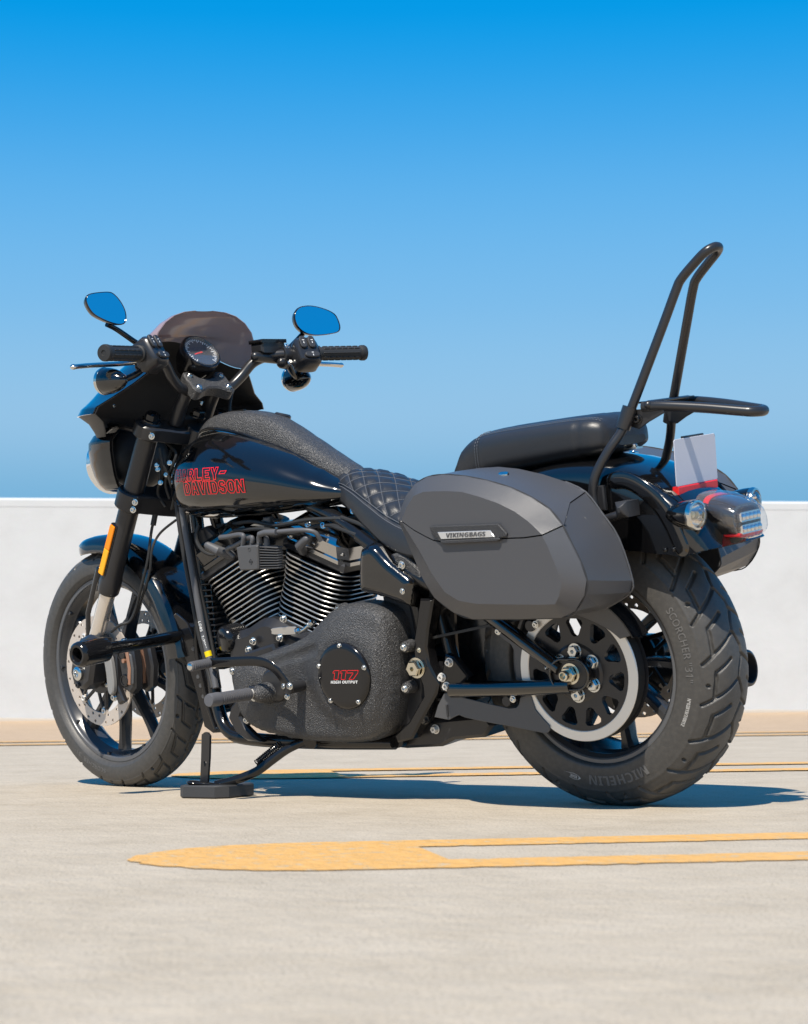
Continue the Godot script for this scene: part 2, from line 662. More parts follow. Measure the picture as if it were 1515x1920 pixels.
func setting() -> void:
	# painted deck; u runs along the parking lines, w across them towards the camera
	var a := 0.8261
	var turn := Basis(Vector3.UP, a)
	var conc := StandardMaterial3D.new()
	conc.resource_name = "concrete"
	conc.roughness = 0.88
	conc.uv1_triplanar = true
	conc.uv1_world_triplanar = true
	conc.uv1_scale = Vector3.ONE * 0.42
	var g := ramp([[0.0, lin(0.415, 0.35, 0.267)], [0.35, lin(0.468, 0.40, 0.31)], [0.6, lin(0.492, 0.422, 0.33)], [1.0, lin(0.53, 0.459, 0.364)]])
	var t := noise_tex(2048, 0.0035, 9, 77, 0.0, g)
	t.noise.fractal_gain = 0.68
	conc.albedo_texture = t
	conc.albedo_color = Color(0.985, 0.98, 0.968)
	conc.normal_enabled = true
	var nt := noise_tex(1024, 0.02, 6, 12, 7.0)
	nt.noise.fractal_gain = 0.7
	conc.normal_texture = nt
	conc.normal_scale = 0.35
	conc.detail_enabled = true
	conc.detail_uv_layer = BaseMaterial3D.DETAIL_UV_2
	conc.uv2_triplanar = true
	conc.uv2_world_triplanar = true
	conc.uv2_scale = Vector3.ONE * 1.7
	conc.detail_blend_mode = BaseMaterial3D.BLEND_MODE_MUL
	conc.detail_albedo = noise_tex(1024, 0.09, 4, 5, 0.0, ramp([[0.0, Color(0.34, 0.32, 0.29)], [0.16, Color(0.58, 0.56, 0.53)], [0.25, Color(0.90, 0.895, 0.885)], [0.42, Color(0.97, 0.968, 0.965)], [0.6, Color(1, 1, 1)], [1.0, Color(1, 1, 1)]]))
	var deck := geo()
	deck.m = Transform3D(turn, Vector3.ZERO)
	deck.v = PackedVector3Array()
	var cuts := [-250.0, -60.0, -30.0, -20.0, -14.0, -9.0, -6.0, -4.0, -2.0, 0.0, 2.0, 4.0, 6.0, 9.0, 14.0, 20.0, 30.0, 60.0, 250.0]
	for z in cuts:
		for x in cuts:
			deck.add(Vector3(x, 0, z))
	for j in cuts.size() - 1:
		for i in cuts.size() - 1:
			var k := j * cuts.size() + i
			deck.quad(k, k + cuts.size(), k + cuts.size() + 1, k + 1)
	var d := put("pavement", deck, conc, self)
	tag(d, "sunlit pale concrete parking deck with worn orange parking lines", "", "structure")

	# a warmer, older strip of concrete along the foot of the wall
	var warm: StandardMaterial3D = conc.duplicate()
	warm.resource_name = "warm_concrete"
	warm.albedo_color = Color(1.0, 0.925, 0.845)
	var wg := geo()
	wg.m = Transform3D(turn, Vector3.ZERO)
	sheet(wg, pv([-45, -10.8, 45, -10.8, 45, -5.55, -45, -5.5]), 0.0007)
	put("wall_side_strip", wg, warm, d)

	var paint := StandardMaterial3D.new()
	paint.resource_name = "orange_paint"
	paint.roughness = 0.7
	paint.uv1_triplanar = true
	paint.uv1_world_triplanar = true
	paint.uv1_scale = Vector3.ONE * 0.9
	var pt := noise_tex(1024, 0.02, 7, 41, 0.0, ramp([[0.0, lin(0.44, 0.38, 0.30)], [0.2, lin(0.48, 0.39, 0.27)], [0.3, lin(0.60, 0.38, 0.16)], [0.42, lin(0.65, 0.355, 0.10)], [0.6, lin(0.68, 0.375, 0.11)], [1.0, lin(0.74, 0.45, 0.18)]]))
	pt.noise.fractal_gain = 0.7
	paint.albedo_texture = pt
	paint.albedo_color = Color.WHITE
	paint.normal_enabled = true
	paint.normal_texture = nt
	paint.normal_scale = 0.8
	var nz := noise(9.0, 4, 3)
	# each loop: start of the rounded nose, end of its solid part, far end, edges across
	for l in [[-1.146, -0.67, 6.0, 0.91, 1.445, 0.0016], [-0.98, -0.5, 6.0, -1.96, -1.40, 0.0035], [-2.6, -2.1, 6.0, -5.4, -4.82, 0.005]]:
		var pg := geo()
		pg.m = Transform3D(turn, Vector3.ZERO)
		var w0: float = l[3]
		var w1: float = l[4]
		var mid := (w0 + w1) / 2
		var hw := (w1 - w0) / 2
		var out := PackedVector2Array()
		for i in 41:
			var an := PI / 2 + PI * i / 40.0
			out.append(Vector2(l[0] + hw * 1.3 + cos(an) * hw * 1.3, mid + sin(an) * hw))
		var nose := PackedVector2Array()
		for q in out:
			nose.append(q + Vector2(nz.get_noise_2d(q.x * 3, q.y * 3), nz.get_noise_2d(q.y * 3, q.x * 3 + 9)) * 0.02)
		nose.append(Vector2(l[1], w0))
		nose.append(Vector2(l[1] + 0.02, w0 + 0.14))
		nose.append(Vector2(l[1] + 0.03, w1 - 0.14))
		nose.append(Vector2(l[1] - 0.02, w1))
		sheet(pg, nose, l[5])
		for k in 2:
			var e0 := w0 if k == 0 else w1 - 0.14
			var strip := PackedVector2Array()
			var x0: float = l[1] + (0.0 if k == 0 else -0.02)
			var x1: float = l[1] + (0.02 if k == 0 else 0.03)
			var n := 420
			for i in n + 1:
				var u := lerpf(x0 if k == 0 else x1, l[2], float(i) / n)
				strip.append(Vector2(u, e0 + ((nz.get_noise_2d(u * 2.2, e0 * 7) * 0.009 + nz.get_noise_2d(u * 14.0, e0 * 9) * 0.007) if i > 0 else 0.0)))
			for i in n + 1:
				var u := lerpf(l[2], x1 if k == 0 else x0, float(i) / n)
				strip.append(Vector2(u, e0 + 0.14 + ((nz.get_noise_2d(u * 2.2, e0 * 7 + 40) * 0.009 + nz.get_noise_2d(u * 14.0, e0 * 9 + 40) * 0.007) if i < n else 0.0)))
			sheet(pg, strip, l[5])
		put("parking_line", pg, paint, d)

	# white parapet with a coping, far behind the motorcycle
	var stucco := StandardMaterial3D.new()
	stucco.resource_name = "white_stucco"
	stucco.roughness = 0.9
	stucco.uv1_triplanar = true
	stucco.uv1_scale = Vector3.ONE * 0.35
	var st := noise_tex(1024, 0.006, 6, 8, 0.0, ramp([[0.0, lin(0.515, 0.52, 0.515)], [0.45, lin(0.545, 0.555, 0.552)], [1.0, lin(0.565, 0.575, 0.573)]]))
	stucco.albedo_texture = st
	stucco.albedo_color = Color.WHITE
	stucco.normal_enabled = true
	stucco.normal_texture = nt
	stucco.normal_scale = 0.06
	var wall := group("parapet_wall", self, Transform3D(turn, turn * Vector3(0, 0, -10.67)))
	tag(wall, "long low white parapet wall at the edge of the deck", "wall")
	put("wall_face", geo().box(Vector3(0, 0.79, -0.11), Vector3(90, 1.58, 0.22), 0.0), stucco, wall)
	put("coping", geo().prism(pv([-0.235, 1.58, 0.002, 1.58, 0.002, 1.63, -0.012, 1.646, -0.235, 1.646]), -45, 45, 0.0).move(Transform3D(Basis(Vector3.UP, -PI / 2), Vector3.ZERO)), stucco, wall)
	var dirt := StandardMaterial3D.new()
	dirt.resource_name = "sealant"
	dirt.albedo_color = lin(0.42, 0.37, 0.31)
	dirt.roughness = 0.9
	var bead := PackedVector3Array()
	var rad := PackedFloat32Array()
	for i in 260:
		bead.append(Vector3(-40 + i * 80.0 / 259, 0.0, 0.01))
		rad.append(0.022 + 0.016 * nz.get_noise_1d(i * 0.7))
	put("sealant_joint", geo().tube(bead, rad, 8), dirt, wall)

	# the rubber pad under the stand
	var pad := geo()
	pad.m = Transform3D(Basis(Vector3.UP, 0.24), Vector3(-1.03, 0.0, 0.27)) * Transform3D(Basis(Vector3.RIGHT, -PI / 2), Vector3.ZERO)
	pad.prism(pv([-0.055, -0.09, 0.035, -0.09, 0.06, -0.062, 0.06, 0.062, 0.035, 0.09, -0.055, 0.09, -0.075, 0.07, -0.075, -0.07]), 0.001, 0.032, 0.003)
	var rub := material("pad_rubber", lin(0.035, 0.035, 0.036), 0.6)
	grain(rub, noise_tex(256, 0.1, 2, 3, 4.0), 14.0, 0.4)
	tag(put("kickstand_pad", pad, rub, self), "thick black rubber pad lying under the side stand's foot", "pad")

# flat painted shape on the deck: xy of the outline are (u, w)
func sheet(g: Geo, p: PackedVector2Array, h: float) -> void:
	var o := g.v.size()
	for q in p:
		g.add(Vector3(q.x, h, q.y))
	for i in Geometry2D.triangulate_polygon(p):
		g.t.append(o + i)

func seg_dist(p: Vector2, a: Vector2, b: Vector2) -> float:
	return Geometry2D.get_closest_point_to_segment(p, a, b).distance_to(p)

# tyre: crown radius, half height and half width of its section, squareness; grooves are [degrees, section angle] lines repeated every 18 degrees
func tyre(R: float, half: float, hw: float, n: float, grooves: Array, centre: Array, pits: Array, gw: float, depth: float, edge: float, a_end: float, bead: PackedVector2Array) -> Geo:
	var c := R - half
	var an := PackedFloat32Array()
	var a := -a_end
	while a < a_end + 0.01:
		an.append(a)
		a += 1.0 if absf(a) < edge + 8 else 2.5
	var rr := PackedFloat32Array()
	var zz := PackedFloat32Array()
	var arc := PackedFloat32Array()
	var s := 0.0
	for i in an.size():
		var ca := cos(deg_to_rad(an[i]))
		var sa := sin(deg_to_rad(an[i]))
		var k := pow(pow(absf(ca), n) + pow(absf(sa), n), -1.0 / n)
		rr.append(c + half * k * ca)
		zz.append(hw * k * sa)
		if i > 0:
			s += Vector2(rr[i] - rr[i - 1], zz[i] - zz[i - 1]).length()
		arc.append(s)
	var mid := arc[an.size() / 2]
	for i in an.size():
		arc[i] -= mid
	var at_arc := func(deg: float) -> float:
		for i in an.size() - 1:
			if deg <= an[i + 1]:
				return lerpf(arc[i], arc[i + 1], clampf((deg - an[i]) / (an[i + 1] - an[i]), 0, 1))
		return arc[an.size() - 1]
	# groove lines in metres (along, across)
	var k18 := deg_to_rad(18.0)
	var lines := []
	for side in [1.0, -1.0]:
		for gl in grooves:
			for i in gl.size() - 1:
				for sh in [-2, -1, 0, 1, 2]:
					var off: float = sh * 18.0 + (0.0 if side > 0 else 9.0)
					lines.append([Vector2(deg_to_rad(gl[i][0] + off) * R, at_arc.call(gl[i][1]) * side), Vector2(deg_to_rad(gl[i + 1][0] + off) * R, at_arc.call(gl[i + 1][1]) * side)])
	for i in centre.size() - 1:
		for sh in [-2, -1, 0, 1, 2]:
			lines.append([Vector2(deg_to_rad(centre[i][0] + sh * 18.0) * R, at_arc.call(centre[i][1])), Vector2(deg_to_rad(centre[i + 1][0] + sh * 18.0) * R, at_arc.call(centre[i + 1][1]))])
	var per := 46
	var drop := []
	for j in per:
		var row := PackedFloat32Array()
		var along := k18 * R * j / per
		for i in an.size():
			var d := 1.0
			if absf(an[i]) < edge + 6:
				var q := Vector2(along, arc[i])
				for l in lines:
					if absf(l[0].y - q.y) < 0.08 or absf(l[1].y - q.y) < 0.08:
						d = minf(d, seg_dist(q, l[0], l[1]))
			row.append(depth * (1.0 - smoothstep(gw * 0.5, gw * 0.5 + 0.0016, d)))
		drop.append(row)
	var g := geo()
	var rings := []
	var total := per * 20
	for j in total:
		var phi := TAU * j / total
		var ring := PackedVector3Array()
		for i in an.size():
			var dr: float = drop[j % per][i]
			for p in pits:
				var pd := Vector2(wrapf(rad_to_deg(phi) - p[0], -18, 18) * 0.01745 * R, arc[i] - at_arc.call(p[1])).length() if absf(an[i] - p[1]) < 12 else 1.0
				dr = maxf(dr, 0.006 * (1.0 - smoothstep(0.0035, 0.0055, pd)))
			# a raised line where the tread ends, and one near the bead
			var lip := 0.0008 * exp(-pow((absf(an[i]) - edge) / 1.6, 2))
			var r := rr[i] - dr * cos(deg_to_rad(an[i])) + lip
			var z := zz[i] - dr * sin(deg_to_rad(an[i])) + lip * signf(an[i])
			ring.append(Vector3(cos(phi) * r, sin(phi) * r, z))
		# beads turned in behind the rim flange
		for q in bead:
			ring.append(Vector3(cos(phi) * q.x, sin(phi) * q.x, q.y))
		for q in bead:
			ring.insert(0, Vector3(cos(phi) * q.x, sin(phi) * q.x, -q.y))
		rings.append(ring)
	g.loft(rings, false, false, false, true)
	return g

# lettering bent round a sidewall: from angle a0 clockwise, letter tops outwards
func around(s: String, height: float, r: float, a0: float, a1: float, zf: Callable, bold := 700, depth := 0.0012) -> Geo:
	var g := letters(s, height, depth, bold)
	var lo := 1e9
	var hi := -1e9
	for p in g.v:
		lo = minf(lo, p.x)
		hi = maxf(hi, p.x)
	for i in g.v.size():
		var p := g.v[i]
		var an := deg_to_rad(lerpf(a0, a1, (p.x - lo) / (hi - lo)))
		var q := r + p.y
		g.v[i] = Vector3(cos(an) * q, sin(an) * q, zf.call(q) + p.z + 0.0002)
	return g

func spoke(r0: float, r1: float, w0: float, w1: float, d0: float, d1: float, bend: float, ang: float) -> Geo:
	var g := geo()
	var rings := []
	for i in 7:
		var u := i / 6.0
		var r := lerpf(r0, r1, u)
		var off := bend * sin(u * PI) * (1.0 if u < 0.5 else 1.0)
		var fl := 1.0 + 0.9 * pow(absf(u - 0.45) / 0.55, 4)
		var w := lerpf(w0, w1, u) * fl
		var d := lerpf(d0, d1, u)
		var ring := PackedVector3Array()
		for q in [[-1, -0.5], [-0.55, -1], [0.55, -1], [1, -0.5], [1, 0.5], [0.55, 1], [-0.55, 1], [-1, 0.5]]:
			var p: Vector3 = Vector3(r, off + q[0] * w, q[1] * d)
			ring.append(p.rotated(Vector3(0, 0, 1), ang))
		rings.append(ring)
	return g.loft(rings)

func rim_shape(rf: float, zf: float, drop_r: float) -> Geo:
	# flange, shelf, drop centre, inside wall
	var half := [[rf, zf], [rf + 0.001, zf - 0.004], [rf - 0.010, zf - 0.007], [rf - 0.013, zf - 0.012]]
	var prof := PackedVector2Array()
	for q in [[rf, zf], [rf - 0.004, zf + 0.003], [rf - 0.012, zf], [rf - 0.020, zf - 0.010], [drop_r + 0.006, zf * 0.62], [drop_r, zf * 0.45], [drop_r, -zf * 0.45], [drop_r + 0.006, -zf * 0.62], [rf - 0.020, -zf + 0.010], [rf - 0.012, -zf], [rf - 0.004, -zf - 0.003], [rf, -zf], [rf + 0.002, -zf + 0.006], [rf - 0.008, -zf + 0.01], [rf - 0.008, zf - 0.01], [rf + 0.002, zf - 0.006]]:
		prof.append(Vector2(q[0], q[1]))
	return geo().lathe(prof, Vector3.ZERO, Vector3(0, 0, 1), 96, true)

# perforated brake disc ring made of cells, each with one drilled hole
func disc_ring(r0: float, r1: float, z0: float, z1: float, n: int) -> Geo:
	var g := geo()
	var da := TAU / n
	for i in n:
		var rows := 2
		for k in rows:
			var ra := lerpf(r0, r1, float(k) / rows)
			var rb := lerpf(r0, r1, float(k + 1) / rows)
			var sh := (0.0 if k % 2 == 0 else 0.5)
			var a0 := da * (i + sh)
			var out := PackedVector2Array()
			for q in [[0, 0], [0.5, 0], [1, 0], [1, 0.5], [1, 1], [0.5, 1], [0, 1], [0, 0.5]]:
				out.append(Vector2.from_angle(a0 + da * q[0]) * lerpf(ra, rb, q[1]))
			var c := Vector2.from_angle(a0 + da * (0.35 + 0.3 * ((i * 7 + k * 3) % 5) / 4.0)) * lerpf(ra, rb, 0.5)
			var hole := PackedVector2Array()
			for j in 8:
				hole.append(c + (out[j] - c).normalized() * 0.0050)
			g.holed(out, hole, z0, z1, false)
	for q in [r0, r1]:
		var ring0 := PackedVector3Array()
		var ring1 := PackedVector3Array()
		for i in n * 2:
			var p: Vector2 = Vector2.from_angle(TAU * i / (n * 2)) * q
			ring0.append(Vector3(p.x, p.y, z0))
			ring1.append(Vector3(p.x, p.y, z1))
		g.loft([ring0, ring1], true, false, false)
	return g

func brake_disc(called: String, parent: Node, z: float, r: float, arms: int) -> void:
	var d := put(called, disc_ring(r - 0.036, r, z - 0.0025, z + 0.0025, 21), mat.brake_steel, parent, 30)
	# black carrier with open arms and rivets
	var g := geo()
	g.lathe(pv([0.036, -0.004, 0.062, -0.004, 0.062, 0.004, 0.036, 0.004]), Vector3(0, 0, z), Vector3(0, 0, 1), 40, true)
	for i in arms:
		var a := TAU * (i + 0.35) / arms
		for s in [-1, 1]:
			var p := Vector2.from_angle(a + s * 0.30) * 0.058
			var q := Vector2.from_angle(a + s * 0.06) * (r - 0.040)
			g.tube(PackedVector3Array([Vector3(p.x, p.y, z), Vector3(q.x, q.y, z)]), 0.0055, 8, false, 0.8, Vector3(0, 0, 1))
		var e := Vector2.from_angle(a) * (r - 0.041)
		put("disc_tab", geo().cyl(Vector3(e.x, e.y, z - 0.003), Vector3(0, 0, 1), 0.0125, 0.006, 18), mat.brake_steel, parent)
		put("disc_rivet", geo().lathe(pv([0.004, 0, 0.0085, 0, 0.0085, 0.003, 0.006, 0.0045, 0.004, 0.003]), Vector3(e.x, e.y, z + 0.003 * signf(z)), Vector3(0, 0, signf(z)), 16, true), mat.brushed_alloy, parent)
	put("disc_carrier", g, mat.satin_black_metal, parent)

func wheels() -> void:
	# ---- rear wheel
	var rw := group("rear_wheel", bike, Transform3D(Basis(), Vector3(0, 0.33, 0)))
	var gr := [[[0.7, 55], [4.6, 41], [11.7, 5]], [[1.6, 18.5], [-2.9, 41], [-12.9, 43]]]
	var ce := [[11.7, 5], [5.5, -6], [2.0, -6.5], [-3.0, 2.5], [-6.3, 5]]
	put("tyre", tyre(0.33, 0.1197, 0.0929, 2.85, gr, ce, [[-8.5, 50]], 0.0062, 0.006, 57.0, 84.0, pv([0.2215, 0.0905, 0.2185, 0.084, 0.2165, 0.074])), mat.tyre_rubber, rw, 180)
	var rz := func(r: float) -> float:
		var k := pow(clampf(absf((r - 0.2103) / 0.1197), 0, 0.999), 2.85)
		return 0.0929 * pow(1.0 - k, 1.0 / 2.85)
	put("sidewall_lettering", around("SCORCHER \"31\"", 0.0165, 0.2555, 30.5, -7.5, rz, 400, 0.002), mat.tyre_letter, rw)
	put("sidewall_lettering", around("MICHELIN", 0.022, 0.2555, -62.0, -98.0, rz, 800, 0.002), mat.tyre_letter, rw)
	put("sidewall_print", around("N°02819/7/0012", 0.008, 0.2575, -15.5, -30.0, rz, 700, 0.0006), mat.tyre_print, rw)
	put("sidewall_print", around("REAR", 0.007, 0.2585, -105.5, -109.5, rz, 700, 0.0006), mat.tyre_print, rw)
	for q in [[[-103.0, 0.0], [-104.9, 0.006], [-104.3, 0.0], [-104.9, -0.006]], [[-105.0, 0.0055], [-107.5, 0.0075], [-110.0, 0.0055], [-110.0, 0.0045], [-107.5, 0.0062], [-105.0, 0.0045]], [[-105.0, -0.0055], [-107.5, -0.0075], [-110.0, -0.0055], [-113.5, -0.002], [-110.0, -0.0045], [-107.5, -0.0062], [-105.0, -0.0045]]]:
		var pr := geo()
		var fp := PackedVector2Array()
		for e in q:
			fp.append(Vector2.from_angle(deg_to_rad(e[0])) * (0.2585 + e[1]))
		for t in Geometry2D.triangulate_polygon(fp):
			pr.t.append(t)
		for e in fp:
			pr.add(Vector3(e.x, e.y, rz.call(e.length()) + 0.0006))
		put("sidewall_print", pr, mat.tyre_print, rw)
	put("rim", rim_shape(0.2185, 0.0765, 0.195), mat.wheel_black, rw)
	put("rim_lip", geo().lathe(pv([0.2195, 0.0785, 0.2175, 0.0815, 0.2095, 0.0815, 0.2065, 0.0785, 0.2065, 0.072, 0.2195, 0.072]), Vector3.ZERO, Vector3(0, 0, 1), 96, true), mat.wheel_lip, rw)
	for i in 9:
		put("spoke", spoke(0.05, 0.202, 0.011, 0.0105, 0.03, 0.022, 0.006, deg_to_rad(-3 + 40 * i)), mat.wheel_black, rw, 25)
	put("hub", geo().lathe(pv([0.0, -0.09, 0.03, -0.09, 0.05, -0.06, 0.056, -0.03, 0.056, 0.05, 0.062, 0.07, 0.062, 0.1, 0.0, 0.1]), Vector3.ZERO, Vector3(0, 0, 1), 36), mat.wheel_black, rw)
	brake_disc("brake_disc", rw, -0.092, 0.146, 5)
	# drive pulley: ten rounded windows, bright flange, toothed edge
	var pg := geo()
	var np := 11
	for i in np:
		var da := TAU / np
		var a0 := da * i + 0.1
		var out := PackedVector2Array()
		var hole := PackedVector2Array()
		for k in 6:
			out.append(Vector2.from_angle(a0 + da * k / 5.0) * 0.138)
		for k in 6:
			out.append(Vector2.from_angle(a0 + da * (1 - k / 5.0)) * 0.062)
		for q in [[0.16, 0.82], [0.22, 0.96], [0.36, 1.0], [0.64, 1.0], [0.78, 0.96], [0.84, 0.82], [0.76, 0.5], [0.70, 0.24], [0.58, 0.12], [0.42, 0.12], [0.30, 0.24], [0.24, 0.5]]:
			hole.append(Vector2.from_angle(a0 + da * q[0]) * lerpf(0.076, 0.122, q[1]))
		pg.holed(out, hole, 0.128, 0.142, false)
	pg.lathe(pv([0.138, 0.142, 0.141, 0.1395, 0.143, 0.1385, 0.143, 0.10, 0.138, 0.10]), Vector3.ZERO, Vector3(0, 0, 1), 96, true)
	pg.lathe(pv([0.0, 0.10, 0.062, 0.10, 0.066, 0.128, 0.066, 0.142, 0.060, 0.146, 0.0, 0.146]), Vector3.ZERO, Vector3(0, 0, 1), 48)
	put("drive_pulley", pg, mat.satin_black_metal, rw, 30)
	put("pulley_flange", geo().lathe(pv([0.132, 0.1425, 0.1335, 0.1440, 0.1545, 0.1425, 0.1558, 0.140, 0.155, 0.1385, 0.132, 0.1395]), Vector3.ZERO, Vector3(0, 0, 1), 96, true), mat.brushed_alloy, rw)
	put("pulley_flange", geo().lathe(pv([0.1375, 0.101, 0.157, 0.101, 0.1575, 0.099, 0.1375, 0.099]), Vector3.ZERO, Vector3(0, 0, 1), 96, true), mat.satin_black_metal, rw)
	for i in 6:
		var p := Vector2.from_angle(deg_to_rad(88 - 60 * i)) * 0.0495
		put("pulley_bolt", geo().hexnut(Vector3(p.x, p.y, 0.146), Vector3(0, 0, 1), 0.0135, 0.013, 0.005), mat.zinc_bolt, rw, 25)
	# belt
	var belt := geo()
	var path := PackedVector3Array()
	for i in 33:
		var a := deg_to_rad(lerpf(84, -96, i / 32.0))
		path.append(Vector3(cos(a) * 0.148, 0.33 + sin(a) * 0.148, 0.12))
	var front := Vector3(-0.47, 0.345, 0.12)
	for i in 17:
		var a := deg_to_rad(lerpf(-96, -276, i / 16.0))
		path.append(front + Vector3(cos(a) * 0.062, sin(a) * 0.062, 0))
	path.append(path[0])
	var rings := []
	for i in path.size():
		var dd := (path[(i + 1) % path.size()] - path[posmod(i - 1, path.size())]).normalized()
		var nn := dd.cross(Vector3(0, 0, 1))
		rings.append(PackedVector3Array([path[i] + nn * 0.003 + Vector3(0, 0, 0.016), path[i] + nn * 0.003 - Vector3(0, 0, 0.016), path[i] - nn * 0.003 - Vector3(0, 0, 0.016), path[i] - nn * 0.003 + Vector3(0, 0, 0.016)]))
	belt.loft(rings)
	put("drive_belt", belt, mat.grip_rubber, bike)

	# ---- front wheel
	var fw := group("front_wheel", bike, steered * Transform3D(Basis(), Vector3(-1.615, 0.332, 0)))
	var fg := [[[-12.8, 60], [-14.8, 44], [-18.7, 9]], [[-14.8, 44], [-25.3, 36], [-28.3, 11]]]
	var fc := [[-14.9, -3], [-23.4, -2], [-24.7, -13], [-31.9, -14.5], [-32.9, -3]]
	put("tyre", tyre(0.332, 0.05, 0.0571, 2.34, fg, fc, [[-22.9, 54]], 0.0055, 0.005, 60.0, 108.0, pv([0.2605, 0.049, 0.257, 0.044, 0.255, 0.038])), mat.tyre_rubber, fw, 180)
	var fz := func(r: float) -> float:
		var k := pow(clampf(absf((r - 0.282) / 0.05), 0, 0.999), 2.34)
		return 0.0571 * pow(1.0 - k, 1.0 / 2.34)
	put("sidewall_lettering", around("SCORCHER \"31\"", 0.011, 0.2845, -98.0, -128.0, fz, 400), mat.tyre_letter, fw)
	put("rim", rim_shape(0.257, 0.0405, 0.228), mat.wheel_black, fw)
	put("rim_lip", geo().lathe(pv([0.2575, 0.0415, 0.2555, 0.0445, 0.2465, 0.0445, 0.2440, 0.0415, 0.2440, 0.037, 0.2575, 0.039]), Vector3.ZERO, Vector3(0, 0, 1), 96, true), mat.wheel_lip, fw)
	for i in 9:
		put("spoke", spoke(0.045, 0.228, 0.0095, 0.0095, 0.022, 0.016, 0.006, deg_to_rad(-95 + 40 * i)), mat.wheel_black, fw, 25)
		var q := Vector2.from_angle(deg_to_rad(-101 + 40 * i)) * 0.2405
		put("rim_nub", geo().cyl(Vector3(q.x, q.y, 0.028), Vector3(0, 0, 1), 0.0055, 0.012, 12), mat.wheel_black, fw)
	put("hub", geo().lathe(pv([0, -0.085, 0.024, -0.085, 0.034, -0.07, 0.045, -0.06, 0.05, 0.0, 0.045, 0.06, 0.034, 0.07, 0.024, 0.085, 0, 0.085]), Vector3.ZERO, Vector3(0, 0, 1), 36), mat.wheel_black, fw)
	brake_disc("brake_disc", fw, 0.080, 0.152, 7)
	brake_disc("brake_disc", fw, -0.080, 0.152, 7)
	for s in [-1.0, 1.0]:
		for i in 5:
			var q := Vector2.from_angle(TAU * i / 5 + 0.4) * 0.049
			screw("disc_bolt", fw, Vector3(q.x, q.y, 0.084 * s), Vector3(0, 0, s), 0.0055, 0.005)

func screw(called: String, parent: Node, at: Vector3, axis: Vector3, r := 0.006, h := 0.006, m := "zinc_bolt") -> void:
	put(called, geo().bolt(at, axis, r, h), mat[m], parent, 30)

func fork_x(y: float) -> float:
	return -1.50 + (y - 0.556) * 0.55

func fork_at(y: float, z: float) -> Vector3:
	return Vector3(fork_x(y), y, z)

